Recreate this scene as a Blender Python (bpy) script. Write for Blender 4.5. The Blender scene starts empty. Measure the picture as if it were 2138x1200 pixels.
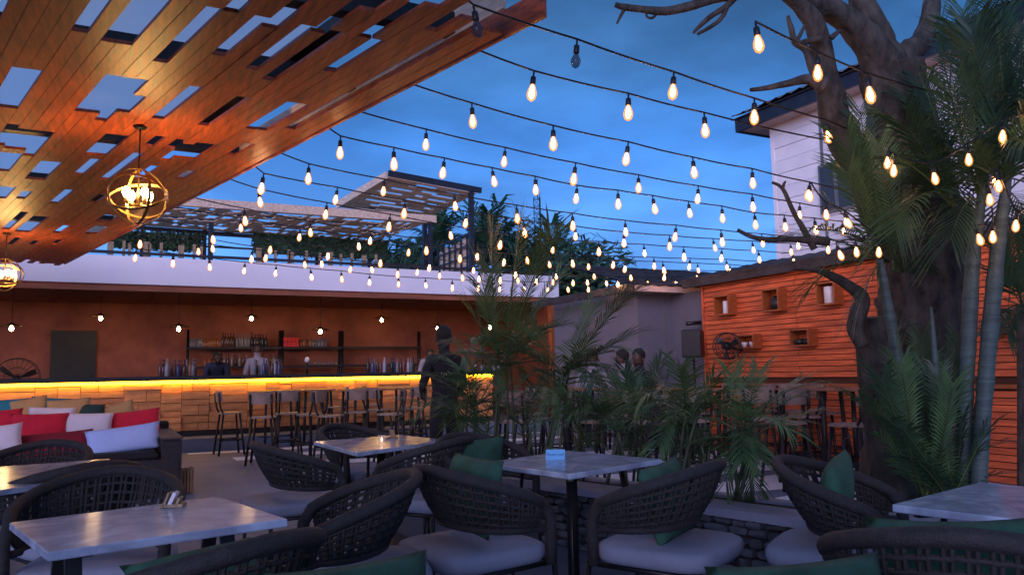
import bpy, bmesh, math, random
import numpy as np
from mathutils import Vector, Matrix, noise
random.seed(7)
R = math.radians
S = bpy.context.scene
COL = S.collection

# ------------------------------------------------------------------ camera
F, CX, CY, EYE = 1600.0, 1069.0, 600.0, 1.25
PITCH, ROLL, YAW = math.atan(176/1600.0), 0.0193, R(27.7)
fw = Vector((math.sin(YAW)*math.cos(PITCH), math.cos(YAW)*math.cos(PITCH), math.sin(PITCH)))
_r0 = Vector((math.cos(YAW), -math.sin(YAW), 0)); _u0 = _r0.cross(fw)
rt = _r0*math.cos(ROLL) - _u0*math.sin(ROLL)
up = _r0*math.sin(ROLL) + _u0*math.cos(ROLL)
CAM = Vector((0, 0, EYE))
cd = bpy.data.cameras.new('camera'); cam = bpy.data.objects.new('camera', cd); COL.objects.link(cam)
cd.sensor_width = 36; cd.lens = F/2138*36; cd.clip_start = 0.05; cd.clip_end = 2000
cam.matrix_world = Matrix(((rt.x, up.x, -fw.x, CAM.x), (rt.y, up.y, -fw.y, CAM.y), (rt.z, up.z, -fw.z, CAM.z), (0, 0, 0, 1)))
S.camera = cam
# site survey: turn a sighting (pixel of the photograph) into a point of the place
def ray(x, y): return fw + rt*((x-CX)/F) - up*((y-CY)/F)
def atz(x, y, z): d = ray(x, y); return CAM + d*((z-EYE)/d.z)
def atX(x, y, X): d = ray(x, y); return CAM + d*(X/d.x)
def atY(x, y, Y): d = ray(x, y); return CAM + d*(Y/d.y)
def atd(x, y, k): return CAM + ray(x, y)*k

# ------------------------------------------------------------------ sky, sun, exposure
W = bpy.data.worlds.new('World'); S.world = W; W.use_nodes = True
nt = W.node_tree; N = nt.nodes; L = nt.links; N.clear()
out = N.new('ShaderNodeOutputWorld'); bg = N.new('ShaderNodeBackground'); L.new(bg.outputs[0], out.inputs[0])
sky = N.new('ShaderNodeTexSky'); sky.sky_type = 'NISHITA'; sky.sun_disc = False
SUN_EL, SUN_ROT = R(3.0), R(222)
sky.sun_elevation = SUN_EL; sky.sun_rotation = SUN_ROT; sky.air_density = 1.0; sky.dust_density = 0.3; sky.ozone_density = 6.0
tc = N.new('ShaderNodeTexCoord'); sep = N.new('ShaderNodeSeparateXYZ'); L.new(tc.outputs['Generated'], sep.inputs[0])
ramp = N.new('ShaderNodeValToRGB'); L.new(sep.outputs['Z'], ramp.inputs[0])      # blue hour: darkens with height, lifts again towards the zenith
e = ramp.color_ramp.elements
e[0].position = 0.0; e[0].color = (0.15, 0.41, 0.98, 1)
e[1].position = 1.0; e[1].color = (0.048, 0.158, 0.40, 1)
for p, c in ((0.10, (0.13, 0.36, 0.93)), (0.20, (0.100, 0.315, 0.86)), (0.29, (0.064, 0.245, 0.72)), (0.36, (0.048, 0.168, 0.44)), (0.42, (0.036, 0.120, 0.30)), (0.50, (0.036, 0.120, 0.30))):
    q = e.new(p); q.color = (*c, 1)
mixs = N.new('ShaderNodeMix'); mixs.data_type = 'RGBA'; mixs.inputs[0].default_value = 0.97
scl = N.new('ShaderNodeVectorMath'); scl.operation = 'SCALE'; scl.inputs['Scale'].default_value = 0.10
L.new(sky.outputs[0], scl.inputs[0])
L.new(scl.outputs[0], mixs.inputs[6]); L.new(ramp.outputs[0], mixs.inputs[7])
mp = N.new('ShaderNodeMapping'); mp.inputs['Scale'].default_value = (1.0, 1.0, 2.6); L.new(tc.outputs['Generated'], mp.inputs[0])
nz = N.new('ShaderNodeTexNoise'); nz.inputs['Scale'].default_value = 3.1; nz.inputs['Detail'].default_value = 7; nz.inputs['Roughness'].default_value = 0.52
L.new(mp.outputs[0], nz.inputs[0])
cr = N.new('ShaderNodeValToRGB'); L.new(nz.outputs[0], cr.inputs[0])
cr.color_ramp.elements[0].position = 0.45; cr.color_ramp.elements[0].color = (0, 0, 0, 1)
cr.color_ramp.elements[1].position = 0.70; cr.color_ramp.elements[1].color = (1, 1, 1, 1)
cl = N.new('ShaderNodeMix'); cl.data_type = 'RGBA'; cl.blend_type = 'MIX'
L.new(cr.outputs[0], cl.inputs[0]); L.new(mixs.outputs[2], cl.inputs[6])
clc = N.new('ShaderNodeVectorMath'); clc.operation = 'SCALE'; clc.inputs['Scale'].default_value = 1.7
L.new(mixs.outputs[2], clc.inputs[0])
L.new(clc.outputs[0], cl.inputs[7]); L.new(cl.outputs[2], bg.inputs[0])
bg.inputs[1].default_value = 1.0

sl = bpy.data.lights.new('sun', 'SUN'); sun = bpy.data.objects.new('sun', sl); COL.objects.link(sun)
sl.energy = 2.6; sl.angle = R(40); sl.color = (0.76, 0.66, 1.0)                    # last afterglow, behind the camera
sd = Vector((math.sin(SUN_ROT)*math.cos(R(11)), math.cos(SUN_ROT)*math.cos(R(11)), math.sin(R(11))))
sun.rotation_euler = sd.to_track_quat('Z', 'Y').to_euler()
S.view_settings.view_transform = 'Standard'; S.view_settings.look = 'None'; S.view_settings.exposure = 0.0; S.view_settings.gamma = 1
S.view_settings.use_curve_mapping = False
S.render.engine = 'CYCLES'
S.cycles.max_bounces = 6; S.cycles.diffuse_bounces = 3; S.cycles.glossy_bounces = 3; S.cycles.transmission_bounces = 4; S.cycles.transparent_max_bounces = 6
S.cycles.sample_clamp_indirect = 4; S.cycles.use_denoising = True; S.cycles.caustics_reflective = False; S.cycles.caustics_refractive = False

# ------------------------------------------------------------------ materials
def mat(name, c, rough=0.6, metal=0.0, var=0.25, nscale=6.0, bump=0.0, bscale=40.0, stretch=(1, 1, 1), spec=0.5, coord='Object', c2=None, rvar=0.0, coat=0.0, prand=0.0):
    m = bpy.data.materials.new(name); m.use_nodes = True
    n, l = m.node_tree.nodes, m.node_tree.links
    p = n['Principled BSDF']; p.inputs['Roughness'].default_value = rough; p.inputs['Metallic'].default_value = metal
    p.inputs['Specular IOR Level'].default_value = spec; p.inputs['Coat Weight'].default_value = coat
    t = n.new('ShaderNodeTexCoord'); mpn = n.new('ShaderNodeMapping'); mpn.inputs['Scale'].default_value = stretch
    l.new(t.outputs[coord], mpn.inputs[0])
    x = n.new('ShaderNodeTexNoise'); x.inputs['Scale'].default_value = nscale; x.inputs['Detail'].default_value = 6; x.inputs['Roughness'].default_value = .6
    l.new(mpn.outputs[0], x.inputs[0])
    r = n.new('ShaderNodeValToRGB'); l.new(x.outputs[0], r.inputs[0])
    lo = tuple(v*(1-var) for v in c) if c2 is None else c2
    hi = tuple(min(1, v*(1+var)) for v in c)
    r.color_ramp.elements[0].position = .32; r.color_ramp.elements[0].color = (*lo, 1)
    r.color_ramp.elements[1].position = .68; r.color_ramp.elements[1].color = (*hi, 1)
    src = r.outputs[0]
    if prand:                                           # each piece its own shade
        oi = n.new('ShaderNodeObjectInfo'); mr = n.new('ShaderNodeMapRange'); l.new(oi.outputs['Random'], mr.inputs[0])
        mr.inputs[3].default_value = 1-prand; mr.inputs[4].default_value = 1+prand
        sc = n.new('ShaderNodeVectorMath'); sc.operation = 'SCALE'; l.new(src, sc.inputs[0]); l.new(mr.outputs[0], sc.inputs['Scale']); src = sc.outputs[0]
    l.new(src, p.inputs['Base Color'])
    if rvar:
        mr = n.new('ShaderNodeMapRange'); l.new(x.outputs[0], mr.inputs[0]); mr.inputs[3].default_value = rough-rvar; mr.inputs[4].default_value = rough+rvar
        l.new(mr.outputs[0], p.inputs['Roughness'])
    if bump:
        y = n.new('ShaderNodeTexNoise'); y.inputs['Scale'].default_value = bscale; y.inputs['Detail'].default_value = 4; l.new(mpn.outputs[0], y.inputs[0])
        b = n.new('ShaderNodeBump'); b.inputs['Strength'].default_value = bump; b.inputs['Distance'].default_value = .02
        l.new(y.outputs[0], b.inputs['Height']); l.new(b.outputs[0], p.inputs['Normal'])
    return m
def emit(name, c, s):
    m = bpy.data.materials.new(name); m.use_nodes = True; n, l = m.node_tree.nodes, m.node_tree.links
    n.clear(); o = n.new('ShaderNodeOutputMaterial'); e_ = n.new('ShaderNodeEmission'); e_.inputs[0].default_value = (*c, 1); e_.inputs[1].default_value = s
    l.new(e_.outputs[0], o.inputs[0]); return m
def glassy(name, c, alpha, rough=.08):
    m = bpy.data.materials.new(name); m.use_nodes = True; p = m.node_tree.nodes['Principled BSDF']
    p.inputs['Base Color'].default_value = (*c, 1); p.inputs['Roughness'].default_value = rough; p.inputs['Alpha'].default_value = alpha; return m
def leafmat(name, c, c2):
    m = mat(name, c, .42, var=.35, nscale=3.0, c2=c2, spec=.35, prand=.3)
    n, l = m.node_tree.nodes, m.node_tree.links; p = n['Principled BSDF']; o = n['Material Output']
    t = n.new('ShaderNodeBsdfTranslucent'); t.inputs[0].default_value = (c[0]*1.6, c[1]*1.5, c[2], 1); mx = n.new('ShaderNodeMixShader'); mx.inputs[0].default_value = .22
    l.new(p.outputs[0], mx.inputs[1]); l.new(t.outputs[0], mx.inputs[2]); l.new(mx.outputs[0], o.inputs[0]); return m
def marble():
    m = bpy.data.materials.new('marble'); m.use_nodes = True; n, l = m.node_tree.nodes, m.node_tree.links; p = n['Principled BSDF']
    t = n.new('ShaderNodeTexCoord'); a = n.new('ShaderNodeTexNoise'); a.inputs['Scale'].default_value = 2.2; a.inputs['Detail'].default_value = 8; a.inputs['Distortion'].default_value = 1.6
    l.new(t.outputs['Object'], a.inputs[0]); r = n.new('ShaderNodeValToRGB'); l.new(a.outputs[0], r.inputs[0])
    e = r.color_ramp.elements; e[0].position = .40; e[0].color = (.44, .56, .70, 1); e[1].position = .60; e[1].color = (.48, .60, .74, 1)
    q = e.new(.495); q.color = (.30, .37, .49, 1)
    b = n.new('ShaderNodeTexNoise'); b.inputs['Scale'].default_value = 9; b.inputs['Detail'].default_value = 6; l.new(t.outputs['Object'], b.inputs[0])
    mr = n.new('ShaderNodeMapRange'); l.new(b.outputs[0], mr.inputs[0]); mr.inputs[1].default_value = .3; mr.inputs[2].default_value = .75; mr.inputs[3].default_value = 1.1; mr.inputs[4].default_value = .72
    s = n.new('ShaderNodeVectorMath'); s.operation = 'SCALE'; l.new(r.outputs[0], s.inputs[0]); l.new(mr.outputs[0], s.inputs['Scale']); l.new(s.outputs[0], p.inputs['Base Color'])
    p.inputs['Roughness'].default_value = .18; return m
M = {}
M['floor'] = mat('grey_paving', (.150, .180, .250), .62, var=.22, nscale=1.6, bump=.15, bscale=60, rvar=.12)
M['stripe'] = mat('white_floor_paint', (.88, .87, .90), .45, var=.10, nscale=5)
M['soil'] = mat('soil', (.05, .036, .026), .95, var=.4, nscale=14, bump=.6, bscale=50)
M['plank'] = mat('stained_plank', (.41, .074, .016), .46, var=.5, nscale=4.0, bump=.10, bscale=26, stretch=(9, .9, 9), prand=.15, rvar=.08, spec=.6)
M['plank2'] = mat('pale_plank', (.78, .56, .40), .5, var=.3, nscale=3, bump=.1, stretch=(9, .8, 9), prand=.2)
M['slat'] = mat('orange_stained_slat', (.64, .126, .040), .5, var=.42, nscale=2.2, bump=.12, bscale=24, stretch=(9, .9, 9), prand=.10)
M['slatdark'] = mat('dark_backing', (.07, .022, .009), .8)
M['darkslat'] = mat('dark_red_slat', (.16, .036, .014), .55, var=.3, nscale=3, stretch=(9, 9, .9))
M['boxwood'] = mat('box_wood', (.33, .085, .022), .5, var=.3, nscale=4, stretch=(6, 1, 6))
M['steel'] = mat('black_steel', (.016, .016, .018), .42, var=.3, metal=.3)
M['steelblue'] = mat('dark_painted_steel', (.022, .024, .035), .45, var=.3, metal=.2)
M['rope'] = mat('grey_brown_rope', (.024, .023, .024), .75, var=.3, nscale=30, bump=.4, bscale=170)
M['seat'] = mat('pale_grey_upholstery', (.25, .285, .37), .85, var=.08, nscale=9, bump=.1, bscale=220)
M['green'] = mat('green_cushion_cloth', (.028, .105, .065), .9, var=.3, nscale=9, bump=.25, bscale=200)
M['red'] = mat('red_cushion_cloth', (.62, .012, .04), .85, var=.15, nscale=6, bump=.2, bscale=180)
M['dred'] = mat('dark_red_cushion_cloth', (.20, .007, .022), .85, var=.15, bump=.2, bscale=180)
M['whitec'] = mat('white_cushion_cloth', (.80, .74, .80), .85, var=.06, bump=.2, bscale=180)
M['bluec'] = mat('pale_blue_cushion_cloth', (.44, .58, .95), .85, var=.06, bump=.2, bscale=180)
M['teal'] = mat('teal_cushion_cloth', (.02, .20, .27), .85, var=.1, bump=.2, bscale=180)
M['tan'] = mat('tan_cushion_cloth', (.50, .30, .12), .85, var=.1, bump=.2, bscale=180)
M['dgreen'] = mat('dark_green_cushion_cloth', (.02, .05, .045), .85, var=.2, bump=.2, bscale=180)
M['wicker'] = mat('dark_wicker', (.026, .022, .026), .6, var=.4, nscale=60, bump=.8, bscale=120)
M['wickertop'] = mat('brown_wicker', (.10, .075, .065), .6, var=.4, nscale=50, bump=.8, bscale=120)
M['marble'] = marble()
M['plaster'] = mat('terracotta_plaster', (.35, .112, .062), .85, var=.34, nscale=1.4, bump=.25, bscale=9)
M['deck'] = mat('pale_bounce_deck', (.62, .46, .34), .7, var=.2, nscale=3)  # unseen deck top, made pale to bounce light onto the canopy undersides
M['soffit'] = mat('brown_timber_soffit', (.28, .088, .040), .6, var=.3, nscale=2, stretch=(.6, 6, 6))
M['fascia'] = mat('white_fascia', (.86, .82, .86), .6, var=.05, nscale=.8)
M['block'] = mat('pale_wood_block', (.66, .28, .095), .6, var=.25, nscale=4, bump=.12, bscale=30, stretch=(1, 5, 5), prand=.2)
M['counter'] = mat('black_counter', (.02, .016, .016), .3, var=.3)
M['darkdoor'] = mat('black_door', (.014, .017, .015), .5, var=.3)
M['whitewall'] = mat('white_painted_board', (.88, .84, .84), .7, var=.07, nscale=2, prand=.03)
M['greywall'] = mat('grey_rendered_wall', (.145, .145, .175), .8, var=.10, nscale=1.2, bump=.1, bscale=30)
M['roof'] = mat('dark_roof_tile', (.035, .032, .036), .7, var=.5, nscale=5, bump=.3, bscale=12)
M['soffitw'] = mat('pale_soffit', (.55, .42, .36), .7, var=.1)
M['corr'] = mat('weathered_roof_sheet', (.15, .14, .15), .6, var=.4, nscale=3)
M['stone'] = mat('dry_stone', (.075, .085, .105), .8, var=.45, nscale=7, bump=.5, bscale=25, prand=.35)
M['cap'] = mat('grey_coping', (.27, .32, .43), .6, var=.15, nscale=4, bump=.1)
M['bark'] = mat('rough_bark', (.062, .054, .043), .9, var=.6, nscale=13, bump=1.0, bscale=22, stretch=(1, 1, .45), c2=(.014, .012, .010))
M['stem'] = mat('ringed_palm_stem', (.072, .115, .105), .6, var=.3, nscale=6, stretch=(.5, .5, 5), bump=.4, bscale=14)
M['stemg'] = mat('green_cane', (.06, .085, .04), .55, var=.3, nscale=5, stretch=(.3, .3, 4))
M['leaf'] = leafmat('palm_leaf', (.085, .165, .062), (.034, .082, .042))
M['leaf2'] = leafmat('palm_leaf_yellowish', (.095, .145, .042), (.038, .075, .032))
M['leafd'] = leafmat('palm_leaf_dark', (.050, .105, .050), (.020, .052, .032))
M['hedge'] = mat('hedge_leaf', (.035, .065, .022), .7, var=.5, nscale=30)
M['skin'] = mat('skin', (.075, .038, .025), .55, var=.1)
M['dcloth'] = mat('dark_cloth', (.008, .0085, .012), .85, var=.3)
M['navy'] = mat('navy_cloth', (.02, .028, .07), .85, var=.3)
M['wcloth'] = mat('white_cloth', (.30, .28, .33), .85, var=.08)
M['hair'] = mat('black_hair', (.008, .007, .007), .7, bump=.5, bscale=120)
M['stoolwood'] = mat('stool_plywood', (.26, .19, .15), .55, var=.25, nscale=5, stretch=(1, 6, 1))
M['tabwood'] = mat('table_wood', (.28, .13, .07), .5, var=.25, nscale=5, stretch=(1, 6, 1))
M['brass'] = mat('bronze_ring', (.42, .27, .10), .32, metal=1.0, var=.2)
M['white'] = mat('white_ceramic', (.74, .70, .70), .35, var=.05)
M['black'] = mat('black_plastic', (.012, .012, .014), .45, var=.2)
M['sheet'] = mat('translucent_roof_sheet', (.40, .44, .46), .55, var=.12, nscale=1.2)
def _sheet():
    m = M['sheet']; n, l = m.node_tree.nodes, m.node_tree.links; p = n['Principled BSDF']; o = n['Material Output']
    t = n.new('ShaderNodeBsdfTranslucent'); t.inputs[0].default_value = (.92, .95, .95, 1); mx = n.new('ShaderNodeMixShader'); mx.inputs[0].default_value = .85
    l.new(p.outputs[0], mx.inputs[1]); l.new(t.outputs[0], mx.inputs[2])
    tp_ = n.new('ShaderNodeBsdfTransparent'); m2 = n.new('ShaderNodeMixShader'); m2.inputs[0].default_value = .4; l.new(mx.outputs[0], m2.inputs[1]); l.new(tp_.outputs[0], m2.inputs[2]); l.new(m2.outputs[0], o.inputs[0])
_sheet()
M['bulb'] = emit('glowing_bulb', (1.0, .58, .28), 82)
def _shell():
    m = bpy.data.materials.new('amber_glass'); m.use_nodes = True; n, l = m.node_tree.nodes, m.node_tree.links; n.clear()
    o = n.new('ShaderNodeOutputMaterial'); a = n.new('ShaderNodeAddShader'); t = n.new('ShaderNodeBsdfTransparent'); e_ = n.new('ShaderNodeEmission')
    t.inputs[0].default_value = (.5, .38, .30, 1); e_.inputs[0].default_value = (1, .34, .085, 1); e_.inputs[1].default_value = 1.15
    l.new(t.outputs[0], a.inputs[0]); l.new(e_.outputs[0], a.inputs[1]); l.new(a.outputs[0], o.inputs[0]); return m
M['amber'] = _shell()
M['bulb2'] = emit('glowing_bulb_dim', (1.0, .52, .22), 40); M['bulb3'] = emit('glowing_bulb_bright', (1.0, .62, .34), 150)
M['bulboff'] = glassy('unlit_bulb_glass', (.05, .06, .08), .6)
M['orb'] = emit('lamp_bulb', (1.0, .56, .18), 260)
M['pend'] = emit('pendant_bulb', (1.0, .60, .26), 190)
M['led'] = emit('yellow_led_strip', (1.0, .50, .014), 18.0)
M['flame'] = emit('candle_glow', (1.0, .6, .3), 6)
M['pane'] = mat('dark_window_pane', (.05, .055, .06), .12, var=.1)
M['louvre'] = mat('grey_louvre', (.16, .17, .17), .5, var=.2)
M['cardblue'] = mat('pale_blue_card', (.22, .58, .90), .5, var=.03)
M['cardtext'] = mat('blue_print', (.03, .16, .42), .6, var=.02)
M['redbox'] = mat('red_carton', (.75, .03, .03), .5, var=.1)
M['napkin'] = mat('paper_napkin', (.8, .78, .78), .9, var=.03)
M['lwood'] = mat('light_wood', (.33, .23, .13), .6, var=.3, nscale=8, stretch=(6, 1, 1))
GL = {'clear': mat('clear_bottle', (.20, .19, .20), .15, var=.2), 'brown': mat('brown_bottle', (.08, .03, .012), .15, var=.2), 'dark': mat('dark_green_bottle', (.014, .022, .016), .15, var=.2),
      'amber': mat('amber_jar', (.30, .11, .04), .2, var=.2), 'pink': mat('pink_bottle', (.20, .06, .06), .2, var=.2), 'blue': mat('blue_bottle', (.05, .07, .17), .2, var=.2), 'whiteb': mat('white_bottle', (.38, .36, .40), .3, var=.1)}

# ------------------------------------------------------------------ helpers
class MB:
    def __init__(s): s.v = []; s.f = []; s.smooth = []
    def add(s, vs, fs, sm=False):
        o = len(s.v); s.v += [Vector(v) for v in vs]; s.f += [tuple(i+o for i in f) for f in fs]; s.smooth += [sm]*len(fs); return s
    def box(s, c, d, rot=None, bev=0):
        c = Vector(c); hx, hy, hz = d[0]/2, d[1]/2, d[2]/2
        m = rot if rot is not None else Matrix.Identity(3)
        if bev:
            b = min(bev, hx*.9, hy*.9, hz*.9); vs = []; 
            for (zx, inset) in ((-hz, b), (-hz+b, 0), (hz-b, 0), (hz, b)):
                for sx, sy in ((-1, -1), (1, -1), (1, 1), (-1, 1)): vs.append(c + m @ Vector((sx*(hx-inset), sy*(hy-inset), zx)))
            fs = [(3, 2, 1, 0), (12, 13, 14, 15)]
            for k in range(3):
                for i in range(4): fs.append((k*4+i, k*4+(i+1) % 4, k*4+4+(i+1) % 4, k*4+4+i))
            return s.add(vs, fs)
        vs = [c + m @ Vector((x*hx, y*hy, z*hz)) for z in (-1, 1) for x, y in ((-1, -1), (1, -1), (1, 1), (-1, 1))]
        return s.add(vs, [(3, 2, 1, 0), (4, 5, 6, 7), (0, 1, 5, 4), (1, 2, 6, 5), (2, 3, 7, 6), (3, 0, 4, 7)])
    def beam(s, a, b, w, h, upv=(0, 0, 1)):
        a, b = Vector(a), Vector(b); d = (b-a); ln = d.length; d.normalize(); x = d.cross(Vector(upv))
        if x.length < 1e-4: x = d.cross(Vector((0, 1, 0)))
        x.normalize(); z = x.cross(d); m = Matrix((x, d, z)).transposed()
        return s.box((a+b)/2, (w, ln, h), m)
    def tube(s, pts, r, n=6, cap=True, closed=False, jit=0, seed=0, flat=1.0):
        pts = [Vector(p) for p in pts]; k = len(pts); rr = r if isinstance(r, (list, tuple)) else [r]*k
        vs = []; ref = None
        for i, p in enumerate(pts):
            if closed: t = pts[(i+1) % k]-pts[i-1]
            else: t = pts[min(i+1, k-1)]-pts[max(i-1, 0)]
            if t.length < 1e-9: t = Vector((0, 0, 1))
            t.normalize()
            if ref is None: ref = Vector((0, 0, 1)) if abs(t.z) < .9 else Vector((1, 0, 0))
            x = ref - t*ref.dot(t)
            if x.length < 1e-5: x = t.orthogonal()
            x.normalize(); ref = x; y = t.cross(x)
            for j in range(n):
                a = 2*math.pi*j/n; q = rr[i]
                if jit:
                    q *= 1 + jit*noise.noise(Vector((math.cos(a)*1.7+seed, math.sin(a)*1.7, (p.z+p.x*.7)*5/(1+8*rr[i])))) + jit*.5*noise.noise(Vector((math.cos(a)*4+seed, math.sin(a)*4, (p.z+p.x)*9))) + jit*.28*noise.noise(Vector((math.cos(a)*9+seed, math.sin(a)*9, (p.z+p.x)*21)))
                vs.append(p + x*math.cos(a)*q + y*math.sin(a)*q*flat)
        fs = []
        for i in range(k if closed else k-1):
            i2 = (i+1) % k
            for j in range(n): fs.append((i*n+j, i*n+(j+1) % n, i2*n+(j+1) % n, i2*n+j))
        if cap and not closed: fs += [tuple(range(n-1, -1, -1)), tuple(range((k-1)*n, k*n))]
        return s.add(vs, fs, True)
    def lathe(s, prof, n=12, c=(0, 0, 0), m=None):
        c = Vector(c); vs = []; 
        for r, z in prof:
            for j in range(n):
                a = 2*math.pi*j/n; p = Vector((r*math.cos(a), r*math.sin(a), z)); vs.append(c + (m @ p if m is not None else p))
        fs = []
        for i in range(len(prof)-1):
            for j in range(n): fs.append((i*n+j, i*n+(j+1) % n, (i+1)*n+(j+1) % n, (i+1)*n+j))
        fs += [tuple(range(n-1, -1, -1)), tuple(range((len(prof)-1)*n, len(prof)*n))]
        return s.add(vs, fs, True)
    def prism(s, poly, z0, z1):
        n = len(poly); vs = [(x, y, z0) for x, y in poly]+[(x, y, z1) for x, y in poly]
        fs = [tuple(range(n-1, -1, -1)), tuple(range(n, 2*n))]+[(i, (i+1) % n, n+(i+1) % n, n+i) for i in range(n)]
        return s.add(vs, fs)
    def slab(s, q, t):                                   # quad given by four corners, thickened by t along its normal
        q = [Vector(p) for p in q]; nrm = (q[1]-q[0]).cross(q[3]-q[0]).normalized()*t
        return s.add(q+[p+nrm for p in q], [(3, 2, 1, 0), (4, 5, 6, 7), (0, 1, 5, 4), (1, 2, 6, 5), (2, 3, 7, 6), (3, 0, 4, 7)])
    def mesh(s, name, m, off=None):
        me = bpy.data.meshes.new(name)
        o = off or Vector((0, 0, 0))
        me.from_pydata([v-o for v in s.v], [], s.f); 
        me.polygons.foreach_set('use_smooth', s.smooth)
        me.materials.append(M[m] if isinstance(m, str) else m); me.update()
        bm = bmesh.new(); bm.from_mesh(me); bmesh.ops.recalc_face_normals(bm, faces=bm.faces); bm.to_mesh(me); bm.free()
        return me
    def obj(s, name, m, parent=None, local=False):
        off = None
        if parent is not None and not local:
            off = base_of(parent)
        o = bpy.data.objects.new(name, s.mesh(name, m, off)); COL.objects.link(o)
        if parent is not None: o.parent = parent
        return o
def base_of(p):
    v = Vector((0, 0, 0))
    while p is not None: v += p.location; p = p.parent
    return v
def tag(o, label, cat, group=None):
    o['label'] = label; o['category'] = cat
    if group: o['group'] = group
    return o
def thing(name, label, cat, loc=(0, 0, 0), rz=0, group=None):
    o = bpy.data.objects.new(name, None); o.empty_display_size = .1; COL.objects.link(o); o.location = loc; o.rotation_euler = (0, 0, rz)
    return tag(o, label, cat, group)
def kind(o, k='structure'): o['kind'] = k; return o
def copy_tree(o, parent=None):
    c = o.copy(); COL.objects.link(c); c.parent = parent
    for ch in list(o.children): copy_tree(ch, c)
    return c
def inst(o, src, name, parent, loc, rot=None):           # another piece sharing src's mesh
    c = bpy.data.objects.new(name, src.data); COL.objects.link(c); c.parent = parent; c.location = loc
    if rot: c.rotation_euler = rot
    return c
def share(name, me, parent, loc=(0, 0, 0), rot=(0, 0, 0), scale=(1, 1, 1)):
    c = bpy.data.objects.new(name, me); COL.objects.link(c); c.parent = parent; c.location = loc; c.rotation_euler = rot; c.scale = scale; return c
def bez(a, b, c, n):
    return [a*(1-t)**2 + b*2*t*(1-t) + c*t*t for t in (i/(n-1) for i in range(n))]
def catmull(p, n=5):
    o = []; q = [p[0]]+list(p)+[p[-1]]
    for i in range(1, len(q)-2):
        for k in range(n):
            t = k/n; a, b, c, d = q[i-1], q[i], q[i+1], q[i+2]
            o.append(((b*2)+(c-a)*t+(a*2-b*5+c*4-d)*t*t+(b*3-a-c*3+d)*t**3)*.5)
    o.append(p[-1]); return o
u = random.uniform

# ------------------------------------------------------------------ ground
g = MB().box((0, 0, -.1), (400, 400, .2)).obj('ground', 'floor'); kind(g)
PLY = 15.75                                               # front of the bar's platform step
BX0, BX1 = -9.0, 7.35                                      # bar counter ends
YB = 15.0                                                  # bar front
pl = MB().box(((BX0+9)/2, 17.0, .11), (9-BX0, 5.4, .22)).obj('bar_platform', 'floor'); kind(pl)
k = 0
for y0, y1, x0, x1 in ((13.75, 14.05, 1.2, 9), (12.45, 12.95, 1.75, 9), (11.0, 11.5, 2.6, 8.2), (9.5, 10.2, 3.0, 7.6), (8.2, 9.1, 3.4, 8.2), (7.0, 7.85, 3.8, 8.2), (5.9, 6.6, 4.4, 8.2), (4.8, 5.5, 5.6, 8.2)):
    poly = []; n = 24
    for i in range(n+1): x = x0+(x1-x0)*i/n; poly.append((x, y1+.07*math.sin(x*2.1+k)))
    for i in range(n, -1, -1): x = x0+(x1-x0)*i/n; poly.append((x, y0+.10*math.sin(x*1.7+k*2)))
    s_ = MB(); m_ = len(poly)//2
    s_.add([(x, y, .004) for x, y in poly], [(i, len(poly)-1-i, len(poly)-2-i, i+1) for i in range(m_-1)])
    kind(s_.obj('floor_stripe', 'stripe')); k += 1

# ------------------------------------------------------------------ bar building
BB = Vector((2, 17, 0)); BWY, ZS, ZF0, ZF1, XR = 18.6, 2.92, 2.885, 3.375, 8.75
bar = thing('bar_building', 'open fronted bar with terracotta back wall and broad white fascia', 'bar', BB)
MB().box(((BX0+XR)/2, BWY+.1, 1.5), (XR-BX0+.1, .2, 3)).obj('back_wall', 'plaster', bar)
MB().box(((BX0+XR)/2+.1, (YB+BWY)/2+.05, 2.92), (XR-BX0+.4, BWY-YB+.1, .06)).obj('soffit', 'soffit', bar)
MB().box(((BX0+XR)/2+.12, YB-.03, 2.845), (XR-BX0+.3, .05, .11)).obj('soffit_board', 'soffit', bar)
MB().box(((BX0+XR)/2+.12, YB-.05, 3.150), (XR-BX0+.3, .12, .49)).obj('fascia', 'fascia', bar)
MB().box(((BX0+XR)/2+.1, (YB+BWY)/2+.1, ZF1-.06), (XR-BX0+.2, BWY-YB, .1)).obj('roof_deck', 'deck', bar)
MB().box((XR+.12, (YB+BWY)/2+.15, 1.45), (.1, BWY-YB+.3, 2.9)).obj('side_wall', 'slatdark', bar)
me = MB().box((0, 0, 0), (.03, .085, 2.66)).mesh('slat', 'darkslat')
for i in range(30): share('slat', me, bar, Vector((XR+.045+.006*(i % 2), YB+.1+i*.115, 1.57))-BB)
MB().box((XR+.16, YB-.02, 1.46), (.2, .16, 2.85)).obj('column', 'boxwood', bar)
d0, d1 = atY(108, 690, BWY).x, atY(203, 690, BWY).x; dz = atY(150, 690, BWY).z
MB().box(((d0+d1)/2, BWY-.02, dz/2+.11), (d1-d0, .05, dz-.22)).obj('door', 'darkdoor', bar)
# soffit joists
me = MB().box((0, 0, 0), (.06, 3.3, .09)).mesh('joist', 'soffit')
for i in range(10): share('joist', me, bar, Vector((BX0+1+i*1.75, 16.8, ZF0+.02))-BB)

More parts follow.
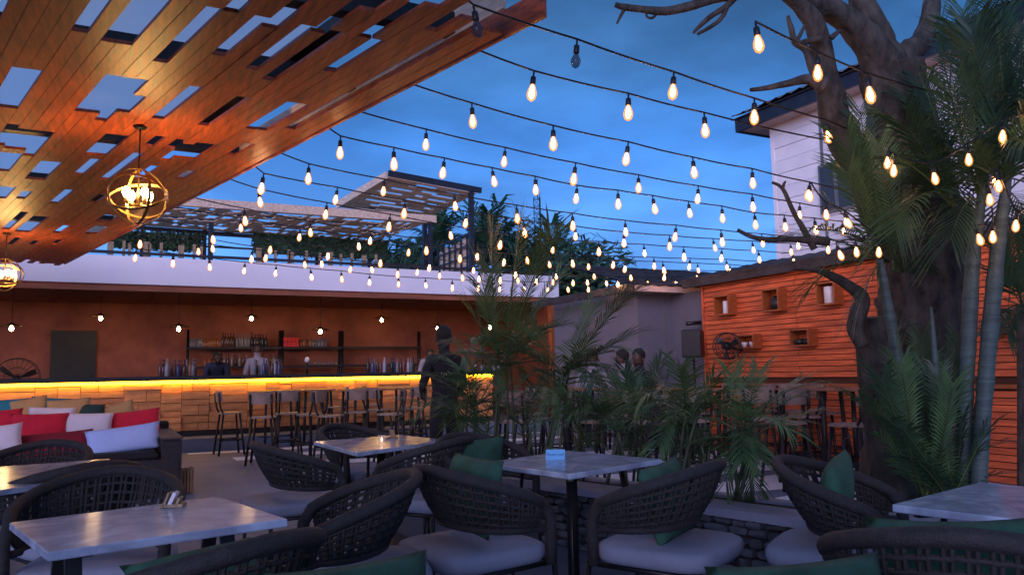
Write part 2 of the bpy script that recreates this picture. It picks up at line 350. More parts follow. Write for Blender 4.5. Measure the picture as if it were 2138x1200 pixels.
ctr = thing('bar_counter', 'long bar counter clad in pale wooden blocks with a yellow light strip', 'bar counter', (2, YB, .22))
ZC = 1.29
MB().box(((BX0+BX1)/2, YB+.42, (.22+1.19)/2), (BX1-BX0-.06, .74, .97)).obj('counter_body', 'slatdark', ctr)
MB().box(((BX0+BX1)/2, YB+.22, ZC-.035), (BX1-BX0, 1.0, .07), bev=.008).obj('counter_top', 'counter', ctr)
MB().box(((BX0+BX1)/2, YB+.03, .265), (BX1-BX0-.1, .05, .09)).obj('kick_plate', 'counter', ctr)
MB().box(((BX0+BX1)/2, YB-.100, 1.186), (BX1-BX0-.06, .026, .052)).obj('light_strip', 'led', ctr)
MB().box(((BX0+BX1)/2, YB-.14, 1.216), (BX1-BX0-.06, .10, .006)).obj('strip_channel', 'counter', ctr)
meshes = {}
xc = -3.7; nb = 0
while xc < BX1-.12:                                      # stacks of unequal blocks, each stack with courses of its own
    wc = random.choice((.34, .46, .58, .66)); wc = min(wc, BX1-.02-xc)
    if BX1-.02-(xc+wc) < .2: wc = BX1-.02-xc
    z = .315
    while z < 1.19:
        h = random.choice((.11, .14, .17, .20)); h = min(h, 1.212-z)
        if 1.212-(z+h) < .07: h = 1.212-z
        k2 = 2 if (random.random() < .45 and wc > .4) else 1; f1 = random.choice((.4, .5, .6))
        for w0, w1 in (((0, wc),) if k2 == 1 else ((0, wc*f1), (wc*f1, wc))):
            w = round(w1-w0, 2); key = (w, round(h, 3))
            if key not in meshes: meshes[key] = MB().box((0, 0, 0), (max(.05, w-.007), .07, max(.03, h-.007)), bev=.004).mesh('wood_block', 'block')
            share('wood_block', meshes[key], ctr, Vector((xc+(w0+w1)/2, YB+u(-.045, .03), z+h/2))-ctr.location); nb += 1
        z += h
    xc += wc
print('blocks', nb)
MB().box(((BX0-3.6)/2, YB+.01, .72), (-3.6-BX0-.2, .04, .85)).obj('block_panel', 'block', ctr)

# ------------------------------------------------------------------ pergola overhead (left)
def ex(Y): return 1.87-.247*(Y-3.27)                       # x of its outer edge
ZP = 3.05
per = thing('pergola', 'timber slat pergola with gaps and a translucent roof above the lounge seats', 'pergola', (-2, 7, 0))
PB = per.location.copy(); PW = .076; NC = 76; YF = 13.7
openings = [((460, 19), (340, 131), 1), ((549, 36), (460, 117), 1), ((631, 51), (530, 145), 1), ((710, 67), (577, 170), 1), ((800, 85), (690, 150), 1),
 ((305, -10), (236, 89), 2), ((15, -30), (0, 45), 1), ((215, -10), (172, 68), 1), ((49, 143), (5, 224), 2), ((250, 160), (190, 235), 3), ((300, 202), (264, 235), 1), ((412, 182), (332, 248), 1),
 ((503, 202), (416, 261), 1), ((633, 217), (545, 272), 2), ((670, 232), (606, 269), 1), ((525, 300), (487, 325), 1), ((434, 300), (400, 333), 2), ((390, 293), (367, 311), 1), ((330, 284), (296, 305), 1),
 ((256, 283), (188, 323), 2), ((84, 273), (40, 313), 3), ((199, 332), (162, 365), 1), ((259, 337), (205, 374), 1), ((101, 337), (67, 374), 2), ((333, 347), (296, 375), 1), ((402, 357), (377, 374), 1),
 ((24, 320), (0, 357), 2), ((24, 259), (0, 303), 1), ((141, 395), (104, 424), 1), ((222, 407), (199, 424), 1), ((17, 390), (0, 414), 2), ((67, 400), (50, 415), 1), ((50, 442), (10, 478), 1), ((94, 452), (50, 484), 2),
 ((232, 449), (209, 461), 2), ((145, 471), (121, 486), 1), ((215, 471), (192, 488), 2), ((84, 503), (67, 513), 1), ((135, 501), (114, 510), 1), ((37, 496), (20, 513), 1), ((385, 300), (340, 335), 1), ((290, 320), (225, 372), 1)]
cuts = {i: [] for i in range(NC)}
for (a, b, n) in openings:
    A, B = atz(*a, ZP), atz(*b, ZP); sa = ex(A.y)-A.x; sb = ex(B.y)-B.x; c = int(round((sa+sb)/2/PW - n/2))
    for kx in range(n):
        if 0 <= c+kx < NC: cuts[c+kx].append((A.y, B.y + (.16 if n == 3 and kx == 0 else 0)))
for i in range(56, NC):
    for _ in range(2): y = u(3, 12); cuts[i].append((y, y+u(.5, 1.2)))
starts = {0: 3.5, 1: 3.5, 2: 5.2, 3: 3.42, 4: 3.62, 5: 3.23, 6: 3.37, 7: 3.85, 8: 3.37, 9: 3.55, 10: 3.9, 11: 3.48, 12: 3.5, 13: 3.95, 14: 3.6, 15: 3.62, 16: 3.85, 17: 3.6, 18: 3.6, 19: 3.3}
pm = {}; np_ = 0
def plank(s, ya, yb):
    global np_
    ln = yb-ya
    if ln < .12: return
    q = MB(); dzp = u(-.0015, .0015)
    x0, x1 = s+.0015, s+PW-.0015
    vs = []
    nseg = 1
    for (yy) in (ya, yb):
        e_ = ex(yy)
        vs += [(e_-x1, yy, ZP+dzp), (e_-x0, yy, ZP+dzp), (e_-x0, yy, ZP+.022+dzp), (e_-x1, yy, ZP+.022+dzp)]
    q.add(vs, [(0, 1, 2, 3), (7, 6, 5, 4), (0, 4, 5, 1), (1, 5, 6, 2), (2, 6, 7, 3), (3, 7, 4, 0)])
    q.obj('plank', 'plank', per); np_ += 1
for i in range(NC):
    y = starts.get(i, 2.2+u(-.2, .2)); end = YF + random.choice((-.35, -.2, 0, .05, .2))
    for a, b in sorted(cuts[i]):
        if b <= y+.05: continue
        plank(i*PW, y, max(y, a)); y = max(y, b)
    if end > y: plank(i*PW, y, end)
# steel beams that run across, above the planks
for yb in (3.72, 4.75, 6.6, 8.4, 10.3, 12.2, 13.3):
    MB().box((ex(yb)-.12-3.0, yb, ZP+.10), (6.0, .09, .12)).obj('beam', 'steel', per)
for s_ in (.55, 2.3, 4.1):
    MB().beam((ex(2.4)-s_, 2.4, ZP+.20), (ex(13.5)-s_, 13.5, ZP+.20), .07, .07).obj('purlin', 'steel', per)
MB().slab([(ex(2.2)-6.2, 2.2, ZP+.36), (ex(2.2)-.5, 2.2, ZP+.36), (ex(13.6)-.5, 13.6, ZP+.36), (ex(13.6)-6.2, 13.6, ZP+.36)], .006).obj('roof_sheet', 'sheet', per)
MB().beam((ex(3.22)+.03, 3.22, ZP+.07), (ex(YF)+.03, YF, ZP+.07), .022, .15).obj('edge_board', 'plank', per)
MB().beam((ex(3.29)-.15, 3.29, ZP+.105), (ex(YF)-.15, YF, ZP+.105), .022, .15).obj('edge_board', 'plank2', per)
for yb in (4.2, 9.0, 13.2): MB().box((ex(yb)-5.9, yb, 1.55), (.14, .14, 3.1)).obj('post', 'steel', per)

# added roof behind the viewpoint, out of view, to shade the near tables
hs = thing('shade_roof', 'added unseen flat roof on posts, shading the near tables', 'light blocker', (0, -3, 0))
MB().box((-.5, -1.3, 3.62), (15, 3.4, .12)).obj('roof', 'soffit', hs)
MB().box((-.5, .43, 3.60), (15, .06, .26)).obj('edge_board', 'steelblue', hs)
for xx, yy in ((-7.4, .3), (6.6, .3), (-7.4, -2.8), (6.6, -2.8)): MB().box((xx, yy, 1.78), (.14, .14, 3.56)).obj('post', 'steel', hs)
for i in range(8): MB().box((-7.5+2*i, -1.3, 3.51), (.08, 3.3, .10)).obj('joist', 'soffit', hs)

# orb lamps
def orb(label, p, ceil, rings):
    t = thing('orb_lamp', label, 'pendant lamp', p, 0, 'ring lamps under the pergola'); r = .20
    for (ax, az) in rings:
        m = Matrix.Rotation(az, 3, 'Z') @ Matrix.Rotation(ax, 3, 'X')
        pts = [m @ Vector((r*math.cos(a), r*math.sin(a), 0)) for a in (2*math.pi*i/36 for i in range(36))]
        q = MB(); vs = []
        for i, pp in enumerate(pts):
            n_ = m @ Vector((0, 0, 1)); o_ = pp.normalized()
            vs += [pp - n_*.010, pp + n_*.010, pp + n_*.010 - o_*.004, pp - n_*.010 - o_*.004]
        q.add(vs, [(4*i+j, 4*i+(j+1) % 4, 4*((i+1) % 36)+(j+1) % 4, 4*((i+1) % 36)+j) for i in range(36) for j in range(4)])
        q.obj('ring', 'brass', t, local=True)
    MB().tube([(0, 0, .2), (0, 0, ceil-p.z)], .006, 5).obj('cord', 'steel', t, local=True)
    MB().lathe([(.035, ceil-p.z-.02), (.05, ceil-p.z-.001)], 12).obj('ceiling_rose', 'steel', t, local=True)
    MB().tube([(0, 0, .2), (0, 0, -.06)], .007, 6).obj('stem', 'brass', t, local=True)
    for i in range(4):
        a = i*math.pi/2+.5; c = Vector((.085*math.cos(a), .085*math.sin(a), -.06))
        MB().tube([(0, 0, -.06), c], .006, 5).obj('arm', 'brass', t, local=True)
        MB().lathe([(.014, 0), (.014, .04)], 8, c).obj('bulb_holder', 'brass', t, local=True)
        b = MB().lathe([(.010, .04), (.021, .055), (.026, .075), (.021, .097), (.007, .112)], 10, c).obj('bulb', 'orb', t, local=True)
    return t
orb('bronze ring lamp with glowing bulbs hanging nearer, right of the other', atz(288, 410, 2.54), ZP, ((R(90), R(20)), (R(90), R(110)), (R(38), R(-20)), (R(-38), R(-20))))
orb('bronze ring lamp half out of view at the left edge', atz(10, 573, 2.54), ZP, ((R(90), R(60)), (R(90), R(150)), (R(40), R(10)), (R(-40), R(10))))
orb('bronze ring lamp of the pergola out of view overhead', Vector((1.55-.35-.0, 1.1, 2.54)) + Vector((-.1, 0, 0)), ZP, ((R(90), R(20)), (R(90), R(110)), (R(38), R(-20)))) if False else None

# ------------------------------------------------------------------ string lights
sock_me = MB().lathe([(.004, 0), (.006, -.012), (.005, -.03), (.015, -.036), (.017, -.075), (.015, -.08)], 8).mesh('socket', 'black')
bulb_me = MB().lathe([(.004, -.082), (.008, -.095), (.0145, -.122), (.015, -.138), (.010, -.153), (.003, -.160)], 8).mesh('filament', 'bulb')
bulb_mes = [bulb_me]
for nm_ in ('bulb2', 'bulb3', 'bulb'):
    m_ = bulb_me.copy(); m_.materials.clear(); m_.materials.append(M[nm_]); bulb_mes.append(m_)
shell_me = MB().lathe([(.012, -.08), (.016, -.09), (.026, -.120), (.028, -.140), (.021, -.162), (.006, -.174)], 10).mesh('bulb', 'amber')
bulboff_me = MB().lathe([(.012, -.08), (.018, -.095), (.027, -.115), (.028, -.13), (.020, -.150), (.006, -.160)], 9).mesh('bulb', 'bulboff')
def string(desc, z0, pts, xend=8.2, zend=None, off=(), start=True, dy=0):
    p0 = atz(*pts[0], z0); Y = p0.y+dy
    P = [atY(a, b, Y) for a, b in pts]
    t = thing('string_light', desc, 'string lights', (P[0].x, Y, P[0].z), 0, 'strings of hanging bulbs over the terrace')
    path = []
    if start:
        s0 = Vector((min(ex(Y)+.04, P[0].x-.08), Y, max(P[0].z+.05, ZP+.05))); path.append(s0)
    path += P
    if P[-1].x < xend-.1: path.append(Vector((xend, Y, zend if zend else P[-1].z-.02*(xend-P[-1].x))))
    fine = []
    for a, b in zip(path, path[1:]):
        sag = min(.02, .009*(b-a).length)
        for k in range(4): tt = k/4; fine.append(a.lerp(b, tt)-Vector((0, 0, sag*4*tt*(1-tt))))
    fine.append(path[-1])
    MB().tube(fine, .0062, 5).obj('cable', 'black', t)
    for i, p in enumerate(P):
        rx, ry = u(-.16, .16), u(-.16, .16); q_ = u(.9, 1.12)
        s = share('socket', sock_me, t, p-t.location, (rx, ry, 0), (q_, q_, q_)); share('bulb', bulboff_me if i in off else shell_me, s)
        if i not in off: share('filament', random.choice(bulb_mes), s)
    return t
Sg = lambda y, *xs: [(x, y) for x in xs]
string('nearest string of bulbs, crossing the top of view behind the bare branches', 3.05, [(1577, 45), (1706, 108), (1808, 152)], xend=4.6, start=False)
string('string of bulbs from the pergola corner, with two unlit bulbs', 3.06, [(988, 10), (1205, 82), (1407, 150), (1575, 205), (1724, 250), (1857, 300), (1975, 335), (2095, 368)], off=(0, 1))
string('string of widely spaced bulbs that meets the eave corner', 3.03, [(1115, 148), (1312, 195), (1470, 235), (1757, 298), (1860, 330), (2075, 350)])
string('string of five large bulbs across the blue sky, starting by the pergola edge board', 3.03, [(985, 215), (1155, 262), (1312, 296), (1446, 328), (1570, 352), (1690, 380), (1800, 402), (1900, 422), (1992, 438), (2075, 452), (2130, 460)])
string('string of bulbs that passes just above the lattice mast top', 3.03, [(890, 270), (1055, 308), (1202, 340), (1333, 365), (1458, 388), (1570, 405), (1670, 424), (1762, 438), (1848, 450), (1930, 460), (2005, 470)])
string('string of closely spaced bulbs crossing high above the rooftop canopy', 3.03, [(711, 284), (822, 308), (928, 330), (1027, 350), (1117, 368), (1205, 387), (1290, 397), (1362, 408), (1437, 420), (1507, 430), (1575, 444), (1637, 449), (1700, 455), (1758, 462)])
string('string of bulbs whose second bulb hangs before the rooftop canopy peak', 3.02, [(645, 342), (803, 374), (948, 405), (1078, 428), (1195, 445), (1305, 460), (1412, 470), (1505, 480), (1590, 488), (1665, 494), (1728, 500)])
string('string of bulbs ending low beside the forked dead twig', 3.02, [(551, 362), (705, 391), (846, 418), (975, 441), (1092, 459), (1201, 472), (1303, 484), (1398, 491), (1488, 498), (1570, 503), (1650, 508)])
string('string of bulbs running behind the tip of the dead branch', 3.02, [(540, 394), (683, 423), (815, 447), (938, 470), (1048, 487), (1155, 499), (1250, 504), (1344, 510), (1427, 515), (1507, 519), (1583, 523), (1655, 528)])
string('string of bulbs crossing the rooftop canopy and the dark palms behind', 3.02, [(510, 435), (647, 462), (774, 483), (890, 500), (998, 513), (1099, 522), (1193, 530), (1282, 534), (1365, 537), (1441, 539), (1516, 541), (1585, 545), (1650, 549)])
string('string of bulbs that crosses the lower edge of the rooftop canopy', 3.02, [(502, 455), (627, 475), (748, 494), (855, 508), (961, 519), (1055, 528), (1145, 535), (1228, 540), (1307, 543), (1383, 546), (1456, 549), (1524, 552), (1585, 556)])
string('string of bulbs before the rooftop hedge panels', 3.02, [(443, 478), (566, 500), (686, 515), (795, 529), (898, 540), (989, 548), (1077, 555), (1161, 560), (1239, 562), (1315, 563), (1387, 563), (1454, 564), (1516, 565)])
string('string of bulbs along the foot of the rooftop rail', 3.0, [(294, 488), (414, 507), (527, 520), (635, 534), (735, 544), (831, 554), (918, 559), (1000, 564), (1080, 568), (1155, 572), (1225, 575), (1290, 577), (1352, 578), (1411, 578)], xend=7.6)
string('short string of bulbs at the top edge of the white fascia', 3.0, [(443, 500), (558, 518), (671, 532), (774, 546), (873, 552), (963, 561), (1045, 567), (1122, 571), (1196, 575), (1265, 577), (1330, 578)], xend=7.6)
string('farthest string of bulbs, hanging low across the white fascia', 2.93, [(286, 518), (362, 529), (437, 538), (512, 547), (577, 553), (648, 560), (712, 565), (772, 572), (832, 577), (888, 580), (944, 583), (1000, 585), (1045, 586), (1095, 588), (1142, 588), (1184, 590), (1228, 590), (1272, 591), (1314, 589), (1354, 589), (1392, 588), (1431, 587)], xend=7.7)

def palm_string(desc, pts, dep, k):
    P = [atd(a, b, dep) for a, b in pts]; t = thing('string_light', desc, 'string lights', P[0], 0, 'strings of hanging bulbs over the terrace')
    MB().tube(catmull(P, 5), .005, 5).obj('cable', 'black', t)
    for p in P:
        s_ = share('socket', sock_me, t, p-t.location, (u(-.3, .3), u(-.3, .3), 0), (k, k, k)); share('bulb', shell_me, s_); share('filament', random.choice(bulb_mes), s_)
palm_string('string of bulbs draped through the top of the right palm clump', [(1857, 305), (1866, 322), (1945, 340), (2020, 300), (2095, 250), (2150, 235)], 4.15, .72)
palm_string('string of bulbs draped low through the palm fronds left of the trunk', [(1692, 380), (1722, 420), (1764, 440), (1834, 498), (1785, 498), (1745, 506)], 4.3, .62)
palm_string('string of bulbs tangled in the fronds above the pale stems', [(2036, 470), (2072, 462), (2064, 385), (2082, 355), (2122, 440), (2150, 420)], 4.2, .72)

# ------------------------------------------------------------------ slatted wall (right)
XW = 8.3; WY0, WY1, WZ = -1.0, 9.27, 2.63
sw = thing('slatted_wall', 'tall orange stained wall of horizontal timber slats with small boxes', 'wall', (XW, 5, 0))
MB().box((XW+.08, (WY0+WY1)/2, WZ/2), (.1, WY1-WY0-.02, WZ-.02)).obj('backing', 'slatdark', sw)
pz = .0735; rows = int(WZ/pz); pm = {}
for r in range(rows):
    y = WY0; z = r*pz
    brk = [WY0, 2.4, 5.3, 7.45, WY1]
    if 13 <= r <= 14: continue
    for a, b in zip(brk, brk[1:]):
        MB().box((XW+u(-.007, .007), (a+b)/2, z+pz/2), (.026, b-a-.005, pz-.010)).obj('slat', 'slat', sw)
MB().box((XW-.01, (WY0+WY1)/2, 1.0), (.05, WY1-WY0, .045)).obj('trim_rail', 'boxwood', sw)
MB().box((XW+.01, WY1+.02, WZ/2), (.09, .035, WZ)).obj('corner_board', 'slat', sw)

def wall_box(px, desc, deep=.17):
    l, t_, r_, b_ = px; xf = XW-.013-deep
    c = [atX(l, (t_+b_)/2, xf).y, atX(r_, (t_+b_)/2, xf).y]; y1, y0 = max(c), min(c)
    zc = (l+r_)/2; z1, z0 = atX(zc, t_, xf).z, atX(zc, b_, xf).z; th = .022
    w = thing('wall_box', desc, 'shelf box', (xf+deep/2, (y0+y1)/2, (z0+z1)/2), 0, 'open timber boxes fixed to the slatted wall')
    ym, zm, xm = (y0+y1)/2, (z0+z1)/2, xf+deep/2
    MB().box((xm, ym, z0+th/2), (deep, y1-y0, th)).obj('bottom_board', 'boxwood', w)
    MB().box((xm, ym, z1-th/2), (deep, y1-y0, th)).obj('top_board', 'boxwood', w)
    for yy in (y0+th/2, y1-th/2): MB().box((xm, yy, zm), (deep, th, z1-z0-2*th)).obj('side_board', 'boxwood', w)
    return xf, y0, y1, z0+th, z1
def vase(name, prof, m, p, desc, cat, n=14, grp=None):
    return tag(MB().lathe(prof, n).obj(name, m), desc, cat, grp), None
def put(o, p): o[0].location = p; return o[0]
def cyl(r, h): return [(r*.92, 0), (r, .01), (r, h-.01), (r*.9, h)]
xf, a, b, z0, z1 = wall_box((1490, 616, 1521, 658), 'upper wall box nearest the grey wall, holding a tall white vase')
put(vase('vase', cyl(.045, .19), 'white', 0, 'tall white vase in the upper wall box nearest the grey wall', 'vase'), (xf+.07, a+.13, z0))
xf, a, b, z0, z1 = wall_box((1590, 602, 1625, 650), 'upper wall box holding a rounded black vase')
put(vase('vase', [(.05, 0), (.09, .03), (.095, .10), (.07, .17), (.035, .2)], 'black', 0, 'rounded black vase in a wall box', 'vase'), (xf+.1, (a+b)/2-.03, z0))
xf, a, b, z0, z1 = wall_box((1703, 588, 1742, 637), 'upper wall box by the dead branch, holding a broad white vase')
put(vase('vase', cyl(.065, .22), 'white', 0, 'broad white cylinder vase in the wall box by the dead branch', 'vase'), (xf+.08, (a+b)/2, z0))
xf, a, b, z0, z1 = wall_box((1538, 698, 1573, 728), 'lower wall box behind the fan, holding two small white pots')
for q in (.27, .75): put(vase('pot', [(.03, 0), (.045, .05), (.048, .075), (.04, .075)], 'white', 0, 'small white pot in the lower wall box beside the fan, '+('its right one' if q < .5 else 'its left one'), 'pot', grp='white pots beside the fan'), (xf+.07, a+(b-a)*q, z0))
xf, a, b, z0, z1 = wall_box((1647, 686, 1688, 723), 'lower wall box holding two squat black pots')
for q in (.28, .72): put(vase('pot', [(.05, 0), (.07, .03), (.065, .07), (.05, .075)], 'black', 0, 'squat black pot in the lower wall box, '+('its right one' if q < .5 else 'its left one'), 'pot', grp='squat black pots'), (xf+.09, a+(b-a)*q, z0))
xf, a, b, z0, z1 = wall_box((1776, 679, 1815, 714), 'lower wall box half behind the tree stump, with a white bowl')
put(vase('bowl', [(.05, 0), (.075, .04), (.08, .09), (.07, .09)], 'white', 0, 'white bowl in the wall box behind the tree stump', 'bowl'), (xf+.08, (a+b)/2+.03, z0))
xf, a, b, z0, z1 = wall_box((1832, 570, 1868, 622), 'upper wall box mostly hidden by the tree trunk')
put(vase('vase', cyl(.05, .2), 'white', 0, 'white vase peeking out beside the tree trunk', 'vase'), (xf+.08, b-.1, z0))
wall_box((2070, 640, 2118, 712), 'wall box right of the pale palm stems')

def fan(label, p, r, normal, stand):
    t = thing('fan', label, 'fan', p, 0, 'round cage fans')
    m = Vector(normal).to_track_quat('Z', 'Y').to_matrix()
    q = MB()
    for off, rr in ((-.06, r), (.06, r), (.075, r*.55), (.08, r*.2), (-.07, r*.55)):
        q.tube([m @ Vector((rr*math.cos(a), rr*math.sin(a), off)) for a in (2*math.pi*i/30 for i in range(30))], .007 if rr == r else .004, 5, closed=True)
    for i in range(24):
        a = 2*math.pi*i/24; c, s = math.cos(a), math.sin(a)
        q.tube([m @ Vector((.03*c, .03*s, .085)), m @ Vector((r*.55*c, r*.55*s, .075)), m @ Vector((r*c, r*s, .06)), m @ Vector((r*c, r*s, -.06)), m @ Vector((r*.5*c, r*.5*s, -.075)), m @ Vector((.05*c, .05*s, -.08))], .0028, 4)
    q.obj('cage', 'steel', t, local=True)
    for i in range(3):
        a = 2*math.pi*i/3+.4; b = MB(); vs = []
        for rr, w, tw in ((.05, .03, .3), (r*.5, .09, .35), (r*.85, .10, .3), (r*.9, .06, .28)):
            for sgn in (-1, 1):
                aa = a + sgn*w/rr*.5*(1 if rr > .1 else .6); vs.append(m @ Vector((rr*math.cos(aa), rr*math.sin(aa), sgn*tw*w*.5)))
        vs += [v + m @ Vector((0, 0, .004)) for v in vs]
        b.add(vs, [(0, 1, 3, 2), (2, 3, 5, 4), (4, 5, 7, 6), (8, 10, 11, 9), (10, 12, 13, 11), (12, 14, 15, 13), (0, 2, 10, 8), (1, 9, 11, 3), (2, 4, 12, 10), (3, 11, 13, 5), (4, 6, 14, 12), (5, 13, 15, 7), (6, 7, 15, 14), (0, 8, 9, 1)]); b.obj('blade', 'black', t, local=True)
    MB().tube([m @ Vector((0, 0, .05)), m @ Vector((0, 0, -.16))], .06, 10).obj('motor', 'black', t, local=True)
    MB().tube(stand, .022, 8).obj('stand', 'steel', t, local=True)
    return t
pf = atX(1518, 722, XW-.42); fan('black round fan mounted on the slatted wall', pf, .19, (-.8, -.45, 0), [(.1, .05, -.02), (.41-.03, .1, -.06)])
pf = atY(35, 790, YB+1.3); f_ = fan('large black cage fan behind the left end of the bar', pf, .36, (.25, -1, .1), [(0, .15, 0), (0, .15, .25-pf.z)])

# ------------------------------------------------------------------ low house behind the slatted wall, grey walls and tiled roof
gh = thing('low_house', 'single storey grey rendered house with dark tiled roof beside the slatted wall', 'house', (9, 11, 0))
MB().box((8.43+.25, 9.8, 1.25), (.5, 1.0, 2.5)).obj('wall', 'greywall', gh)
MB().box((8.9+.32, 11.6, 1.27), (3.0, 2.7, 2.54)).obj('wall', 'greywall', gh)
for xx in (7.72+.55,): MB().box((xx, 10.24, 1.27), (.012, .012, 2.5)).obj('joint', 'louvre', gh)
# roof: planes rising away from the eaves
def tiles(p0, ex_, ey_, nx, ny, par, mname='roof'):
    # overlapping courses, each a shallow slab
    for j in range(ny):
        a = p0+ey_*(j/ny); b = p0+ey_*((j+1.12)/ny)
        n_ = ex_.cross(ey_).normalized()
        q = MB()
        vs = []
        for i in range(nx*2+1):
            s_ = .018*(i % 2)
            vs += [a+ex_*(i/(2*nx))+n_*(.035+s_), b+ex_*(i/(2*nx))+n_*(.005+s_)]
        q.add(vs, [(2*i, 2*i+2, 2*i+3, 2*i+1) for i in range(nx*2)])
        k0 = len(q.v); q.add([v-n_*.03 for v in vs], [(2*i, 2*i+1, 2*i+3, 2*i+2) for i in range(nx*2)])
        q.add([vs[0], vs[0]-n_*.03] + [w for i in range(nx*2+1) for w in (vs[2*i], vs[2*i]-n_*.03)], [(2+2*i, 3+2*i, 5+2*i, 4+2*i) for i in range(nx*2)])
        q.obj('tile_course', mname, par)
tiles(Vector((8.12, -1.2, 2.66)), Vector((0, 10.9, 0)), Vector((2.4, 0, .50)), 40, 8, gh)
MB().box((8.15, 4.2, 2.60), (.04, 10.8, .14)).obj('eave_board', 'roof', gh)
MB().box((8.40, 4.2, 2.655), (.5, 10.7, .02)).obj('eave_soffit', 'roof', gh)
tiles(Vector((7.35, 9.85, 2.58)), Vector((3.6, 0, 0)), Vector((0, 2.2, .62)), 14, 6, gh)
MB().box((9.1, 9.88, 2.55), (3.5, .04, .11)).obj('eave_board', 'soffitw', gh)
MB().box((8.0, 10.06, 2.525), (1.3, .35, .02)).obj('eave_soffit', 'soffitw', gh)
MB().slab([(7.35, 9.85, 2.52), (7.35, 13.2, 2.52), (7.6, 13.2, 2.52), (7.6, 9.85, 2.52)], -.02).obj('eave_soffit', 'soffitw', gh)
MB().box((7.36, 11.5, 2.56), (.04, 3.3, .12)).obj('eave_board', 'roof', gh)
# lower dark shed behind, between bar and grey house
sh = thing('shed', 'low dark tiled shed between the bar and the grey house', 'shed', (9.4, 14.3, 0))
MB().box((10.3, 14.6, 1.0), (2.2, 2.0, 2.0)).obj('wall', 'slatdark', sh)
tiles(Vector((9.0, 13.3, 2.0)), Vector((0, 2.6, 0)), Vector((2.6, 0, 1.2)), 8, 6, sh)
ps = atd(1447, 717, 11.6)
sp = thing('loudspeaker', 'black loudspeaker box beside the corner of the slatted wall', 'speaker', (ps.x, ps.y, 0))
MB().box(ps, (.28, .28, .42), Matrix.Rotation(R(35), 3, 'Z'), bev=.02).obj('cabinet', 'black', sp)
MB().tube([(ps.x, ps.y, .02), (ps.x, ps.y, ps.z-.2)], .018, 8).obj('pole', 'steel', sp)
MB().lathe([(.22, 0), (.2, .03), (.03, .04)], 16, (ps.x, ps.y, 0)).obj('base', 'steel', sp)
pc = atX(1465, 673, 8.35)
cm = thing('wall_camera', 'small dark camera on the grey wall above the loudspeaker', 'camera', pc)
MB().tube([(0, 0, 0), (-.28, .03, -.02)], .032, 8).obj('housing', 'black', cm, local=True)
MB().box((.02, 0, 0), (.1, .06, .06)).obj('bracket', 'greywall', cm, local=True)

# ------------------------------------------------------------------ white upper house (right)
HX, HY = 9.93, 9.20; EX, EYc, EZ = 9.5, 9.63, 5.40
wh = thing('white_house', 'white boarded upper storey with dark eaves behind the bare tree', 'house', (11, 6, 0))
MB().box((HX+2.55, HY-6.05, 2.7), (5, 12, 5.4)).obj('core_wall', 'whitewall', wh)
zz = 2.9; i = 0
while zz < EZ-.05:
    h = min(.225, EZ-.04-zz)
    MB().box((HX, HY-6, zz+h/2), (.03+.014*(i % 2), 12.0, h-.008)).obj('board', 'whitewall', wh)
    zz += .225; i += 1
MB().box((HX+.01, HY+.012, 4.1), (.07, .07, 2.55)).obj('corner_post', 'whitewall', wh)
for yy in (HY-1.0,): MB().box((HX-.025, yy, 4.1), (.02, .05, 2.5)).obj('downpipe', 'louvre', wh)
# window
wy1, wy0 = atX(1716, 390, HX).y, atX(1790, 390, HX).y; wz1, wz0 = atX(1750, 337, HX).z, atX(1750, 442, HX).z
wn = MB().box((HX-.045, (wy0+wy1)/2, (wz0+wz1)/2), (.05, wy1-wy0, wz1-wz0)).obj('window', 'louvre', wh)
for k_ in range(2):
    yc = wy0+(wy1-wy0)*(.25+.5*k_)
    MB().box((HX-.073, yc, (wz0+wz1)/2), (.012, (wy1-wy0)*.38, (wz1-wz0)*.9)).obj('pane', 'pane', wn)
# eaves
MB().box((EX+.02, EYc-6, EZ+.02), (.05, 12.0, .24)).obj('fascia_board', 'steelblue', wh)
MB().box((EX+2.5, EYc-.02, EZ+.02), (5.0, .05, .24)).obj('fascia_board', 'steelblue', wh)
MB().box((EX+2.5, EYc-6, EZ-.06), (4.95, 11.95, .03)).obj('soffit', 'soffitw', wh)
q = MB(); n = 150; vs = []
for i in range(n+1):
    y = EYc+.05-12*i/n; w = .022*math.sin(i*math.pi/1.5)
    inx = 0
    vs += [(EX-.07, y, EZ+.17+w), (EX+3.0, y-min(0, 0), EZ+1.4+w)]
q.add(vs, [(2*i, 2*i+1, 2*i+3, 2*i+2) for i in range(n)]); q.obj('roof_sheet', 'corr', wh)
q = MB(); q.slab([(EX-.05, EYc+.04, EZ+.13), (EX+3, EYc+.04, EZ+1.36), (EX+3, EYc-11.9, EZ+1.36), (EX-.05, EYc-11.9, EZ+.13)], .02); q.obj('roof_deck', 'steelblue', wh)

